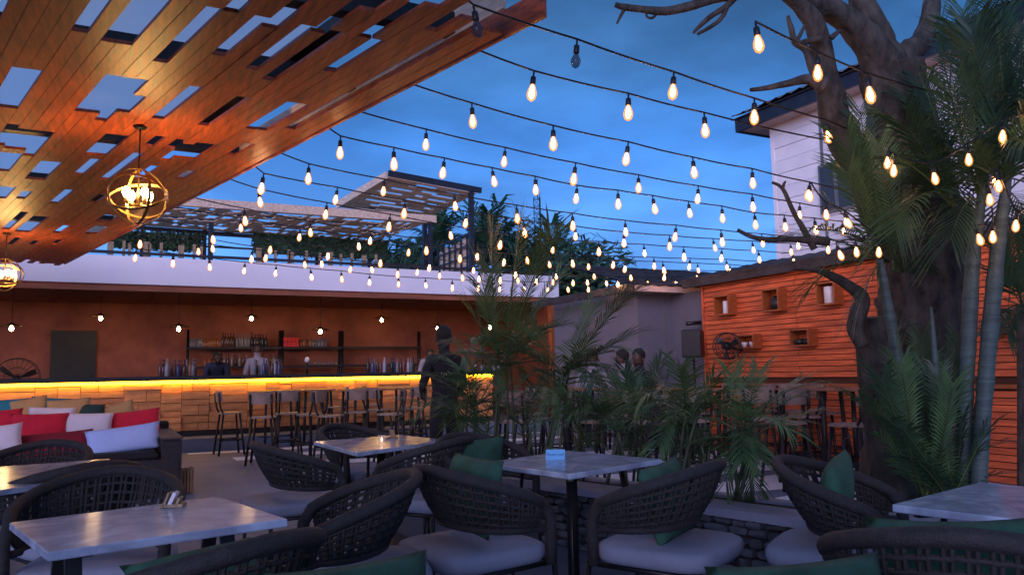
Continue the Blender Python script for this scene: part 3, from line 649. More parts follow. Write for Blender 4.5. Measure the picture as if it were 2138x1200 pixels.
# ------------------------------------------------------------------ roof terrace over the bar
YT = 15.35
ca = [atY(810, 368, YT), atY(995, 403, YT), atY(888, 455, 17.6), atY(705, 431, 17.6)]
rc = thing('roof_canopy', 'raised slatted timber canopy on steel posts above the bar roof', 'canopy', (ca[1].x, YT, ZF1))
def lerp4(s, t): return (ca[0].lerp(ca[1], s)).lerp(ca[3].lerp(ca[2], s), t)
n = 22
for i in range(n):
    t0, t1 = i/n, (i+.86)/n
    segs = [(0, 1)] if i % 3 == 0 else ([(0, u(.25, .5)), (u(.55, .72), 1)] if i % 3 == 1 else [(0, u(.1, .3)), (u(.34, .5), u(.6, .8)), (u(.84, .92), 1)])
    for s0, s1 in segs: MB().slab([lerp4(s0, t0), lerp4(s1, t0), lerp4(s1, t1), lerp4(s0, t1)], -.02).obj('plank', 'plank2', rc)
MB().beam(ca[0]+Vector((0, -.03, .06)), ca[1]+Vector((.1, -.03, .06)), .07, .12).obj('beam', 'steelblue', rc)
MB().beam(ca[3]+Vector((0, 0, .05)), ca[2]+Vector((0, 0, .05)), .07, .10).obj('beam', 'steelblue', rc)
MB().beam(ca[0]+Vector((-.03, 0, .02)), ca[3]+Vector((-.03, 0, .02)), .04, .16).obj('edge_board', 'plank2', rc)
MB().beam(ca[1]+Vector((-.1, 0, .05)), ca[2]+Vector((0, 0, .05)), .06, .10).obj('beam', 'steelblue', rc)
for pp in (ca[1]+Vector((-.13, .02, 0)), ca[2]+Vector((-.02, 0, 0))):
    MB().beam((pp.x, pp.y, ZF1-.02), pp+Vector((0, 0, .05)), .10, .10, (0, 1, 0)).obj('post', 'steelblue', rc)
px_ = ca[1].x-.13
rs = thing('roof_screen', 'steel framed railing backed with pale boards on the bar roof', 'railing', (px_, 16.4, ZF1))
yy0, yy1 = YT+.1, 17.5
for zz in (3.62, 3.85, 4.1, 4.36): MB().beam((px_, yy0, zz), (px_, yy1, zz), .03, .035).obj('rail', 'steelblue', rs)
for i in range(6): MB().box((px_, yy0+(yy1-yy0)*(i+.5)/6, 3.86), (.035, .035, 1.0)).obj('baluster', 'steelblue', rs)
for i in range(11):
    yy = yy0+(yy1-yy0)*(i+.5)/11
    MB().box((px_+.07, yy, 3.38+.45+.03*(i % 3)-.02*i*.4), (.02, (yy1-yy0)/11-.02, .9-.06*(i % 2))).obj('board', 'plank2', rs)
# low canopy, tilted towards the yard
lc = [atY(372, 424, 15.5), atY(905, 461, 15.5), atY(775, 508, 18.0), atY(285, 470, 18.0)]
lw = thing('roof_pergola', 'long low slatted timber roof tilted over the bar roof terrace', 'pergola', (3, 17, ZF1))
def l4(s, t): return (lc[0].lerp(lc[1], s)).lerp(lc[3].lerp(lc[2], s), t)
n = 52
for i in range(n):
    s0, s1 = i/n, (i+.88)/n; brk = [0.0]
    for c_ in sorted(random.sample([.12, .25, .38, .52, .66, .8], 3)): brk += [c_, c_+u(.07, .13)]
    brk.append(1.0)
    for a_, b_ in zip(brk[::2], brk[1::2]):
        if b_ > a_: MB().slab([l4(s0, a_), l4(s1, a_), l4(s1, b_), l4(s0, b_)], .02).obj('plank', 'plank2', lw)
MB().beam(lc[0]+Vector((0, -.04, .03)), lc[1]+Vector((.05, -.04, .03)), .03, .17).obj('edge_board', 'plank2', lw)
MB().beam(lc[3]+Vector((0, 0, -.05)), lc[2]+Vector((0, 0, -.05)), .06, .08).obj('beam', 'steelblue', lw)
for a_ in (0.35, .7): MB().beam(l4(0, a_)+Vector((0, 0, .06)), l4(1, a_)+Vector((0, 0, .06)), .06, .08).obj('beam', 'steelblue', lw)
for sx in (.02, .26, .5, .74, .985):
    for tt in (.0, .98):
        if tt == 0 and sx < .9: continue
        pp = l4(sx, tt); MB().beam((pp.x, pp.y, ZF1-.02), pp, .08, .08, (0, 1, 0)).obj('post', 'steelblue', lw)
# parapet rail at the fascia's top, timber stubs, hedge panels
rr_ = thing('roof_rail', 'dark steel rail with short timber posts along the bar roof edge', 'railing', (3, YB, ZF1))
MB().box((1.2, YB+.03, ZF1+.10), (16, .05, .05)).obj('rail', 'steelblue', rr_)
for i, px in enumerate((230, 258, 270, 305, 312, 336, 378, 405, 420, 540, 575, 603, 608, 640, 668, 690, 712, 735, 760, 785)):
    p_ = atY(px, 535, YB+.25); MB().box((p_.x, YB+.25, ZF1+.10+.10), (.05 if i % 3 else .1, .03, .24+.06*(i % 2))).obj('timber_stub', 'lwood', rr_)
for zz in (.35, .62): MB().beam((atY(425, 500, 17.9).x, 17.9, ZF1+zz+.4), (atY(530, 500, 17.9).x, 17.9, ZF1+zz+.4), .03, .04).obj('rail', 'steelblue', rr_)
for px in (440,): p_ = atY(px, 500, 16.0); MB().box((p_.x, 16.0, ZF1+.45), (.09, .09, .95)).obj('post', 'steelblue', rr_)
def hedge(label, x0, x1, y, z0, z1, grp):
    t = thing('hedge_panel', label, 'hedge', ((x0+x1)/2, y, z0), 0, grp)
    MB().box(((x0+x1)/2, y, (z0+z1)/2), (x1-x0-.1, .14, z1-z0-.06)).obj('backing', 'leafd', t)
    q = MB()
    for i in range(1500):
        p = Vector((u(x0, x1), y+u(-.14, .06), u(z0, z1))); a, b = Vector((u(-1, 1), u(-1, .3), u(-1, 1))).normalized()*.05, Vector((u(-1, 1), u(-1, 1), u(-1, 1))).normalized()*.03
        q.add([p-a, p+b, p+a, p-b], [(0, 1, 2, 3)])
    kind(q.obj('leaves', 'hedge', t), 'stuff')
a_, b_ = atY(230, 500, 17.2), atY(425, 500, 17.2); hedge('leafy hedge panel under the left half of the low roof', a_.x, b_.x, 17.2, atY(330, 523, 17.2).z, atY(330, 484, 17.2).z, 'hedge panels on the bar roof')
a_, b_ = atY(525, 510, 17.2), atY(812, 510, 17.2); hedge('long leafy hedge panel under the right half of the low roof', a_.x, b_.x, 17.2, atY(660, 537, 17.2).z, atY(660, 494, 17.2).z, 'hedge panels on the bar roof')

# ------------------------------------------------------------------ palms
def frond(q, rq, base, tip, arch, ll, n=26, hang=.35, wid=.0062, t0=.18):
    base, tip = Vector(base), Vector(tip); ln = (tip-base).length
    ctrl = base.lerp(tip, .55)+Vector((u(-.04, .04)*ln, u(-.04, .04)*ln, arch*ln))
    pts = bez(base, ctrl, tip, 12); rq.tube(pts, [.011*(1-.8*i/11)*max(.6, min(1.4, ln)) for i in range(12)], 4)
    def pos(t): return base*(1-t)**2+ctrl*2*t*(1-t)+tip*t*t
    n = max(12, int(ln/(wid*4.0)))
    for i in range(n):
        t = t0+(1-t0)*(i+.5)/n; p = pos(t); tg = (pos(min(1, t+.02))-pos(t-.02)).normalized()
        side = tg.cross(Vector((0, 0, 1)))
        if side.length < .15: side = tg.orthogonal()
        side.normalize(); nr = side.cross(tg)
        pl = ll*(.35+.65*math.sin(math.pi*min(1, .12+.9*(1-abs(t-.45)*1.1))))*u(.85, 1.1)
        for sg in (-1, 1):
            dr = (tg*(.55+.5*t)+side*sg*(.95-.45*t)+nr*u(.05, .30)).normalized()
            w = wid*u(.8, 1.2); sd = dr.cross(nr).normalized()*w
            m1 = p+dr*pl*.5-Vector((0, 0, hang*pl*.12)); e1 = p+dr*pl*u(.92, 1.05)-Vector((0, 0, hang*pl*u(.5, .75)))
            q.add([p-sd*.4, p+sd*.4, m1+sd, m1-sd, e1], [(0, 1, 2, 3), (3, 2, 4)])
def palm(name, label, cat, base, crown, fr, grp, lm='leaf', stems=3, extra=5, ll=.26, seed=0, er=.8, stemr=.016):
    random.seed(100+seed)
    t = thing(name, label, cat, base, 0, grp)
    for k_ in range(stems):
        b = base+Vector((u(-.1, .1), u(-.1, .1), 0)); c = crown+Vector((u(-.08, .08), u(-.08, .08), u(-.15, .05)))
        MB().tube(bez(b, b.lerp(c, .5)+Vector((u(-.05, .05), u(-.05, .05), 0)), c, 6), [stemr*1.2]*3+[stemr]*3, 6).obj('stem', 'stemg', t)
    lst = list(fr)
    for k_ in range(extra):
        a = u(0, 6.28); el = u(-.45, .5); lst.append((crown+Vector((math.cos(a)*math.cos(el), math.sin(a)*math.cos(el), math.sin(el)))*er*u(.7, 1.1), u(.1, .3)))
    for k_, (tp, arch) in enumerate(lst):
        q, rq = MB(), MB(); frond(q, rq, crown+Vector((u(-.04, .04), u(-.04, .04), u(-.12, .04))), tp, arch, ll*u(.85, 1.15), n=44)
        f_ = q.obj('frond', lm if k_ % 3 else ('leaf2' if lm == 'leaf' else lm), t); rq.obj('rachis', 'stem', f_) if False else rq.obj('leaf_stalk', 'leaf2', t)
    return t
# planter strip
PA, PBt = Vector((2.35, 7.2, 0)), Vector((3.78, 1.3, 0)); PD = (PBt-PA).normalized(); PN = Vector((-PD.y, PD.x, 0))   # PN points away from the terrace (to +x)
if PN.x < 0: PN = -PN
ZPL = .43
plt = thing('stone_planter', 'low dry stone planter with grey coping and bare soil', 'planter', PA)
def strip(o0, o1, z0, z1, nm, m):
    a, b = PA+PN*o0, PA+PN*o1; c, d = PBt+PN*o1, PBt+PN*o0
    MB().prism([(a.x, a.y), (d.x, d.y), (c.x, c.y), (b.x, b.y)], z0, z1).obj(nm, m, plt)
strip(.06, .14, 0, ZPL-.05, 'core_wall', 'slatdark')
strip(-.02, .24, ZPL-.05, ZPL, 'coping', 'cap')
strip(.24, .62, .1, ZPL-.06, 'soil', 'soil')
strip(.62, .72, 0, ZPL-.04, 'back_coping', 'cap')
plen = (PBt-PA).length; x = 0; ns = 0
zrow = [0, .055, .115, .17, .225, .285, .335]
for j, z in enumerate(zrow):
    h = ((zrow+[.378])[j+1]-z); s_ = u(0, .1)+1.9
    while s_ < plen-.1 and ns < 292:
        w = u(.09, .19); c = PA+PD*(s_+w/2)+PN*(.03+u(-.025, .02)); 
        vs = []; hh = h*u(.82, .98)
        rm = Matrix((PD, PN, Vector((0, 0, 1)))).transposed() @ Matrix.Rotation(u(-.08, .08), 3, 'Y')
        for zz, ins in ((-.5, .75), (-.2, 1), (.2, 1), (.5, .75)):
            for a, b in ((-1, -1), (1, -1), (1, 1), (-1, 1)):
                vs.append(Vector((c.x, c.y, z+h/2))+rm @ Vector((a*w*.47*ins*u(.88, 1), b*.045*ins*u(.7, 1.1), zz*hh*u(.9, 1))))
        MB().add(vs, [(3, 2, 1, 0), (12, 13, 14, 15)]+[(k_*4+i, k_*4+(i+1) % 4, k_*4+4+(i+1) % 4, k_*4+4+i) for k_ in range(3) for i in range(4)]).obj('stone', 'stone', plt); ns += 1
        s_ += w+.004
def on_strip(px, z=ZPL-.06, o=.42):                         # point of the strip seen at column px
    best = None
    for i in range(241):
        p = PA+PD*(plen*i/240)+PN*o; v = p-CAM; k_ = v.dot(fw); xx = CX+F*v.dot(rt)/k_
        if best is None or abs(xx-px) < best[0]: best = (abs(xx-px), p, k_)
    p = best[1]; return Vector((p.x, p.y, z)), best[2]
bed = [
 (1045, (1048, 745), [(995, 545), (1025, 497), (1085, 468), (1150, 492), (1168, 575), (1190, 650), (975, 640), (945, 715), (1120, 700), (1010, 610)], 'tallest young palm in the planter, its fronds crossing the white fascia', .30),
 (1150, (1175, 775), [(1305, 622), (1240, 640), (1225, 700), (1310, 700), (1110, 690), (1090, 770), (1250, 800), (1150, 850)], 'young palm with one long frond leaning over the grey wall', .28),
 (975, (990, 835), [(905, 790), (915, 870), (960, 765), (1045, 770), (890, 845), (1010, 930), (940, 930), (1070, 850), (985, 760)], 'bushy young palm in the planter beside the standing man', .26),
 (1280, (1290, 865), [(1250, 770), (1350, 775), (1180, 800), (1390, 880), (1160, 865), (1330, 940), (1220, 930), (1300, 760), (1110, 850)], 'low spreading palm behind the square table with the blue card', .26),
 (1430, (1430, 850), [(1440, 745), (1380, 765), (1490, 755), (1340, 820), (1510, 860), (1300, 880), (1400, 940), (1470, 940), (1420, 730)], 'bushy palm in front of the loudspeaker', .26),
 (1550, (1553, 885), [(1668, 755), (1585, 735), (1530, 745), (1475, 790), (1515, 1005), (1575, 1025), (1620, 985), (1650, 880), (1470, 900), (1540, 960)], 'small palm with a drooping frond over the planter coping', .25)]
random.seed(5)
for i, (px, cr_, tips, lab, ll) in enumerate(bed):
    b, dp = on_strip(px); c = atd(cr_[0], cr_[1], dp)
    fr = [(atd(tx, ty+(38 if i >= 3 and ty < 800 else 0), dp*u(.93, 1.07)), u(.10, .22) if ty > cr_[1]-60 else u(-.02, .10)) for tx, ty in tips]
    palm('young_palm', lab, 'palm', b, c, fr, 'young palms in the stone planter', stems=4, extra=13, ll=ll*dp/5.0, seed=i, er=.62 if i < 4 else .48, stemr=.011)
random.seed(21)
# infill clumps of low fronds between them
for i, px in enumerate((1010, 1100, 1220, 1350, 1490)):
    b, dp = on_strip(px, o=.48); c = b+Vector((0, 0, .42))
    fr = []
    for k_ in range(8):
        a = u(-1.5, 1.5); L_ = u(.4, .7); fr.append((c+rt*math.sin(a)*L_+Vector((0, 0, 1))*math.cos(a)*L_*u(.6, 1.1)+PN*u(-.2, .3), u(.02, .2)))
    palm('palm_clump', ('low palm clump beside the bushy palm near the standing man', 'low palm clump under the tallest young palm', 'low palm clump under the long leaning frond', 'low palm clump right of the blue card', 'low palm clump before the corner of the slatted wall')[i], 'palm', b, c, fr, 'low palm clumps in the stone planter', 'leafd' if i % 2 else 'leaf', stems=3, extra=1, ll=.22, seed=40+i, er=.45, stemr=.010)

# large areca palm at right: ringed stems and arching fronds
random.seed(33)
ap = thing('areca_palm', 'tall palm clump with pale ringed stems and dense arching fronds', 'palm', (*atd(2000, 1100, 4.7).xy, 0))
def stem_px(pts, dep):
    P = catmull([atd(x, y, dep) for x, y, w in pts], 6); Wd = []
    n_ = len(pts)
    for i in range(len(P)):
        t = i/(len(P)-1)*(n_-1); k_ = min(int(t), n_-2); w = pts[k_][2]*(1-(t-k_))+pts[k_+1][2]*(t-k_); Wd.append(w*.42*dep/F*(1.07 if i % 4 == 0 else 1))
    MB().tube(P, Wd, 9).obj('stem', 'stem', ap)
stem_px([(1826, 500, 8), (1840, 560, 20), (1858, 660, 26), (1876, 750, 28), (1902, 870, 30), (1930, 985, 32), (1950, 1130, 34)], 4.75)
stem_px([(2056, 350, 8), (2046, 440, 24), (2032, 540, 34), (2024, 680, 37), (2016, 830, 36), (2012, 1000, 38), (2010, 1130, 38)], 4.6)
stem_px([(2110, 320, 8), (2100, 400, 24), (2086, 500, 34), (2072, 640, 38), (2058, 800, 38), (2046, 960, 40), (2040, 1130, 40)], 4.5)
stem_px([(1944, 640, 5), (1950, 720, 14), (1958, 820, 20), (1968, 930, 24), (1978, 1130, 26)], 4.7)
def afr(b, tips, dep, ll, lm='leaf', spread=.5):
    for i, (tx, ty, arch) in enumerate(tips):
        q, rq = MB(), MB(); B = atd(b[0]+u(-12, 12), b[1]+u(-15, 15), dep); T = atd(tx, ty, dep+u(-spread, spread))
        frond(q, rq, B, T, arch, ll*u(.85, 1.15), n=52, hang=.45, wid=.0062, t0=.12)
        q.obj('frond', lm if i % 3 else 'leafd', ap); rq.obj('leaf_stalk', 'leaf2', ap)
afr((1850, 540), [(1645, 490, .16), (1690, 600, .28), (1730, 420, .08), (1700, 480, .15), (1770, 360, .02), (1905, 400, .1), (1800, 620, .25), (1750, 540, .2), (1920, 560, .2)], 4.75, .30)
afr((1875, 560), [(1795, 228, .02), (1765, 300, .05), (1835, 300, .0), (1880, 330, .0)], 4.75, .34)
afr((1990, 420), [(1890, 260, .1), (1930, 180, .05), (1850, 330, .2), (1900, 420, .25), (1870, 480, .3)], 4.7, .36, 'leafd')
afr((2048, 430), [(1960, 70, .0), (2030, 60, .0), (1990, 180, .05), (1925, 240, .14), (2100, 120, .03), (1940, 330, .2), (1960, 440, .3), (2110, 330, .15), (2080, 240, .05), (1985, 500, .35)], 4.6, .40, 'leafd')
afr((2098, 400), [(2080, 40, .0), (2138, 60, .0), (2180, 140, .05), (2020, 130, .04), (2150, 260, .1), (2170, 360, .2), (2030, 320, .2), (2120, 520, .3), (2150, 470, .25), (2000, 240, .1), (2055, 180, .02), (2160, 200, .05)], 4.5, .40, 'leafd')
afr((1980, 330), [(1905, 120, .0), (1990, 60, .0), (2060, 110, .02), (1900, 210, .08), (1925, 300, .15), (2050, 240, .06), (2000, 420, .25), (1935, 400, .3), (1890, 350, .2)], 4.85, .38, 'leafd')
afr((2075, 300), [(2010, 20, .0), (2090, -10, .0), (2150, 10, .0), (2030, 90, .0), (2130, 120, .05), (2170, 60, .0), (2060, 160, .0), (2140, 300, .2), (2110, 180, .05)], 4.6, .40, 'leafd')
# low fronds round the stems
lp = [(1840, 790, .1), (1795, 830, .2), (1880, 760, .0), (1935, 770, 0), (1990, 800, 0), (2040, 860, .1), (1860, 880, .2), (1900, 830, .0), (1960, 860, .0), (2075, 930, .2), (1830, 910, .3), (1925, 700, .0), (2000, 700, 0), (1870, 690, 0)]
afr((1930, 1050), lp, 4.55, .24, 'leaf', .35)
afr((1985, 1060), [(1890, 900, .1), (1940, 850, 0), (2010, 870, 0), (2060, 900, .1), (1960, 780, 0), (1900, 960, .2), (2080, 990, .2)], 4.5, .22, 'leafd', .3)
# dark broad plant at the right border
random.seed(51)
dp_ = thing('dark_palm', 'dark palm at the right edge before the slatted wall', 'palm', (*atd(2130, 1000, 6.2).xy, 0))
MB().tube(bez(Vector((dp_.location.x, dp_.location.y, 0)), atd(2140, 800, 6.2), atd(2135, 640, 6.2), 6), .05, 8).obj('stem', 'bark', dp_)
for tx, ty, ar in ((2070, 560, .1), (2060, 620, .15), (2075, 680, .25), (2110, 510, .05), (2150, 500, 0), (2180, 600, .1), (2160, 700, .2), (2100, 690, .3), (2090, 530, .1), (2120, 560, .1)):
    q, rq = MB(), MB(); frond(q, rq, atd(2135, 640, 6.2), atd(tx, ty, 6.2+u(-.3, .3)), ar, .34, n=34, wid=.011); q.obj('frond', 'leafd', dp_); rq.obj('leaf_stalk', 'leafd', dp_)

# background palms and trees behind the roofs
random.seed(61)
def far_palm(label, px, top, bot, dep, tips, grp, ll=1.1, wid=.05):
    c = atd(px, top, dep); t = thing('tall_palm', label, 'palm', (c.x, c.y, 0), 0, grp)
    MB().tube([(c.x+.3, c.y, 0), (c.x+.1, c.y, c.z*.5), c], [.22, .17, .13], 8).obj('trunk', 'bark', t)
    for tx, ty, ar in list(tips)+[(px+(a_-px)*.8+u(-14, 14), top+(b_-top)*.8+u(-12, 14), r_) for a_, b_, r_ in tips]:
        q, rq = MB(), MB(); frond(q, rq, c, atd(tx, ty, dep+u(-1.2, 1.2)), ar, ll, n=44, hang=.9, wid=wid*.72); q.obj('frond', 'leafd', t); rq.obj('leaf_stalk', 'leafd', t)
G = 'tall palms behind the bar roof'
far_palm('tall dark palm right of the roof canopy, fronds blown sideways', 1010, 520, 0, 24, [(1040, 428, .0), (1075, 462, .15), (1100, 500, .25), (965, 455, .12), (945, 490, .2), (1090, 540, .3), (930, 530, .3), (1020, 440, .05), (1060, 580, .3), (985, 435, .05), (960, 580, .3)], G)
far_palm('tall dark palm behind the string lights, right of the blown palm', 1165, 535, 0, 25, [(1215, 490, .15), (1245, 525, .25), (1255, 565, .3), (1120, 480, .12), (1085, 520, .2), (1180, 470, .05), (1150, 468, .05), (1230, 600, .3), (1100, 570, .3), (1075, 600, .3), (1205, 610, .2), (1140, 600, .2), (1200, 555, .2)], G, 1.2)
far_palm('dark palm seen between the roof canopy posts', 915, 520, 0, 23, [(900, 450, 0), (940, 460, .1), (870, 480, .2), (850, 520, .3), (960, 500, .2), (930, 560, .3), (880, 560, .3), (915, 455, 0)], G)
def bush(label, c, rx, ry, rz, n, grp, s=.22):
    t = thing('dark_tree', label, 'tree', (c.x, c.y, 0), 0, grp)
    MB().tube([(c.x, c.y, 0), (c.x, c.y, c.z)], [.2, .1], 7).obj('trunk', 'bark', t); q = MB()
    cl = [(Vector((u(-1, 1)*rx, u(-1, 1)*ry, u(-1, 1)*rz))*.75, u(.35, .6)) for _ in range(14)]
    for i in range(n):
        cc, rr = random.choice(cl); d = Vector((random.gauss(0, 1), random.gauss(0, 1), random.gauss(0, 1))).normalized()*(rr*u(.6, 1.05))
        p = c+cc+Vector((d.x*rx, d.y*ry, d.z*rz)); a = Vector((u(-1, 1), u(-1, 1), u(-1, .4))).normalized()*s*u(.6, 1.2); b = a.orthogonal().normalized()*s*.3
        q.add([p-a, p+b, p+a, p-b], [(0, 1, 2, 3)])
    kind(q.obj('crown', 'leafd', t), 'stuff')
bush('dark leafy tree behind the low shed', atd(1190, 590, 24)-Vector((0, 0, .4)), 1.8, 1.5, 1.4, 3200, 'leafy trees behind the roofs')
bush('dark leafy tree below the lattice mast', atd(1110, 556, 26), 2.2, 1.5, 1.5, 3600, 'leafy trees behind the roofs')
bush('dark leafy tree beyond the roof screen', atd(870, 540, 26), 1.4, 1.2, 1.0, 1400, 'leafy trees behind the roofs')
# lattice mast
mc = atd(1127, 600, 60); mh = atd(1127, 366, 60).z
ma = thing('lattice_mast', 'thin lattice radio mast far behind the palms', 'mast', (mc.x, mc.y, 0))
q = MB(); w0 = .32
legs = [Vector((mc.x+w0*math.cos(a), mc.y+w0*math.sin(a), 0)) for a in (0.4, 2.5, 4.6)]
for l_ in legs: MB().tube([l_, (l_.x, l_.y, mh-1.5)], .035, 5).obj('leg', 'steelblue', ma)
zz = 6.0; i = 0
while zz < mh-1.6:
    for j in range(3):
        a, b = legs[j], legs[(j+1) % 3]
        q.tube([(a.x, a.y, zz), (b.x, b.y, zz)], .018, 4); q.tube([(a.x, a.y, zz), (b.x, b.y, zz+.55)], .018, 4)
    zz += .55
kind(q.obj('bracing', 'steelblue', ma), 'stuff'); MB().tube([(mc.x, mc.y, mh-1.7), (mc.x, mc.y, mh)], .03, 5).obj('antenna', 'steelblue', ma)

# ------------------------------------------------------------------ bare tree
random.seed(71)
TD = 5.5
tr = thing('bare_tree', 'leafless gnarled tree with forking limbs and a sawn stump', 'tree', (*atd(1925, 1120, TD).xy, 0))
def limb(pts, nm='limb', dep=TD, dd=0, n=18, jit=.2, seed=0, m='bark'):
    k_ = len(pts); P = catmull([atd(x, y, dep+dd*i/(k_-1)) for i, (x, y, w) in enumerate(pts)], 12); Rr = []
    for i in range(len(P)):
        t = i/(len(P)-1)*(k_-1); j = min(int(t), k_-2); Rr.append((pts[j][2]*(1-(t-j))+pts[j+1][2]*(t-j))/2*dep/F)
    return MB().tube(P, Rr, n, jit=jit, seed=seed).obj(nm, m, tr)
limb([(1900, 1140, 250), (1912, 1000, 205), (1920, 860, 180), (1925, 700, 175), (1935, 580, 168), (1930, 480, 178), (1908, 380, 140), (1885, 280, 125), (1868, 200, 118), (1858, 140, 120)], 'trunk', n=34, seed=3, jit=.22)
limb([(1905, 520, 110), (1865, 470, 100), (1832, 410, 84), (1800, 350, 72), (1765, 295, 66), (1742, 240, 58), (1730, 180, 50), (1716, 110, 42), (1700, 50, 38), (1668, 10, 30), (1640, -15, 26)], seed=5, dd=-.4)
limb([(1862, 170, 90), (1830, 120, 72), (1796, 70, 60), (1755, 34, 52), (1704, 8, 46), (1640, -20, 40)], seed=7, dd=-.3)
limb([(1862, 150, 80), (1838, 90, 60), (1815, 40, 54), (1795, -10, 48), (1780, -60, 44)], seed=9)
limb([(1862, 160, 80), (1890, 118, 60), (1918, 95, 46), (1938, 55, 38), (1948, 0, 34), (1955, -50, 30)], seed=11, dd=.3)
limb([(1720, 178, 44), (1690, 166, 22), (1640, 176, 15), (1600, 184, 11), (1566, 188, 8)], 'branch', seed=13, n=8, dep=5.1)
limb([(1712, 175, 20), (1694, 140, 16), (1682, 105, 15), (1660, 88, 14), (1652, 60, 11), (1645, 34, 7)], 'branch', seed=15, n=8, dep=5.1)
limb([(1668, 92, 14), (1690, 86, 13), (1715, 82, 14)], 'branch', seed=17, n=8, dep=5.1)
limb([(1662, 88, 10), (1674, 66, 7), (1680, 52, 4)], 'twig', seed=18, n=6, dep=5.1)
limb([(1735, 80, 12), (1752, 66, 8), (1760, 68, 5)], 'twig', seed=19, n=6, dep=5.1)
limb([(1660, -25, 34), (1560, -14, 26), (1500, -4, 22), (1440, 14, 20), (1390, 24, 19), (1340, 20, 16), (1305, 16, 15), (1284, 10, 10)], 'branch', seed=21, n=9, dep=4.6)
limb([(1305, 18, 9), (1296, 34, 7), (1288, 50, 4)], 'twig', seed=23, n=6, dep=4.6)
limb([(1375, 24, 7), (1362, 38, 6), (1350, 34, 5), (1352, 24, 5)], 'twig', seed=24, n=6, dep=4.6)
limb([(1545, -16, 16), (1518, 12, 14), (1480, 38, 12), (1456, 60, 9), (1448, 70, 6)], 'branch', seed=25, n=7, dep=4.6)
limb([(1520, 8, 12), (1508, 36, 10), (1488, 54, 9), (1456, 72, 6)], 'branch', seed=26, n=7, dep=4.6)
# sawn stump and its dead branch
limb([(1880, 1130, 190), (1866, 960, 110), (1850, 860, 92), (1838, 760, 84), (1832, 690, 82), (1830, 662, 86)], 'stump', seed=31, n=16, dep=5.2)
limb([(1800, 720, 26), (1786, 690, 32), (1790, 655, 34), (1800, 625, 30), (1775, 598, 24), (1740, 577, 17), (1700, 562, 12), (1655, 560, 8)], 'dead_branch', seed=33, n=9, dep=5.1)
limb([(1870, 690, 16), (1900, 672, 12), (1915, 672, 8)], 'dead_branch', seed=34, n=7, dep=5.0)
limb([(1700, 520, 16), (1678, 480, 13), (1655, 438, 10), (1634, 394, 9), (1612, 381, 6)], 'dead_branch', seed=35, n=7, dep=5.2)
limb([(1634, 396, 7), (1636, 386, 6), (1640, 378, 4)], 'twig', seed=36, n=6, dep=5.2)
limb([(1730, 505, 20), (1660, 500, 14), (1600, 500, 12), (1566, 493, 10), (1540, 480, 8)], 'dead_branch', seed=37, n=7, dep=5.2)

# ------------------------------------------------------------------ furniture: rope armchairs
def make_chair(label):
    t = thing('rope_chair', label, 'chair', (0, 0, 0), 0, 'rope woven armchairs round the marble tables')
    q = MB(); n = 40; prof = [(.86, .385), (.96, .392), (1.0, .415), (1.0, .445), (.97, .462), (.9, .472), (.5, .478)]
    vs = []
    for s_, z in prof:
        for i in range(n):
            a = 2*math.pi*i/n; c, s2 = math.cos(a), math.sin(a); ee = .42
            vs.append((s_*.298*math.copysign(abs(c)**ee, c), s_*.285*math.copysign(abs(s2)**ee, s2)-.05, z-.012))
    fs = [(k_*n+i, k_*n+(i+1) % n, (k_+1)*n+(i+1) % n, (k_+1)*n+i) for k_ in range(len(prof)-1) for i in range(n)]
    fs += [tuple(range(n-1, -1, -1)), tuple(range((len(prof)-1)*n, len(prof)*n))]
    q.add(vs, fs, True); q.obj('seat_cushion', 'seat', t, local=True)
    pts = [(.27, .24, .365), (-.27, .24, .365), (-.27, -.26, .365), (.27, -.26, .365)]
    fr = MB()
    for i in range(4): fr.tube([pts[i], pts[(i+1) % 4]], .012, 6)
    fr.obj('seat_frame', 'steel', t, local=True)
    for x, y, z in pts: MB().tube([(x, y, z), (x*1.06, y*1.06, .0)], [.014, .010], 7).obj('leg', 'steel', t, local=True)
    AM = R(112)
    def rim(th):
        k_ = abs(th)/AM; a = .335; b = .30
        return Vector((a*math.sin(th), .035-b*math.cos(th)*(1.08 if k_ < .6 else 1.08-.2*(k_-.6)), .81-.165*k_**1.6))
    def bot(th):
        k_ = abs(th)/AM; a = .262; b = .205
        return Vector((a*math.sin(th)*(1+.12*k_), .045-b*math.cos(th), .545-.015*k_))
    rp = [rim(-AM+2*AM*i/40) for i in range(41)]
    end = lambda sg: [Vector((sg*.315, .185, .58)), Vector((sg*.312, .19, .49)), Vector((sg*.308, .19, .37))]
    path = list(reversed(end(-1)))+rp+end(1)
    MB().tube(path, .027, 10).obj('rim', 'rope', t, local=True)
    bp = [bot(-AM+2*AM*i/32) for i in range(33)]
    MB().tube([Vector((-.31, .185, .525))]+bp+[Vector((.31, .185, .525))], .017, 8).obj('lower_rail', 'rope', t, local=True)
    w = MB(); nv = 46
    def sh(th, f):
        p = bot(th).lerp(rim(th), f); bulge = math.sin(math.pi*f)*.018; return p+Vector((math.sin(th), -math.cos(th), 0))*bulge
    for i in range(nv):
        th = -AM+2*AM*(i+.5)/nv + (.012 if i % 2 else -.012)
        w.tube([sh(th, f) for f in (0, .25, .5, .75, 1)], .0085, 4, cap=False)
    for f in (.14, .30, .46, .62, .78, .91):
        w.tube([sh(-AM+2*AM*i/44, f)+Vector((math.sin(-AM+2*AM*i/44), -math.cos(-AM+2*AM*i/44), 0))*(.004 if i % 2 else -.004) for i in range(45)], .0088, 4, cap=False)
    kind(w.obj('rope_weave', 'rope', t, local=True), 'stuff')
    return t
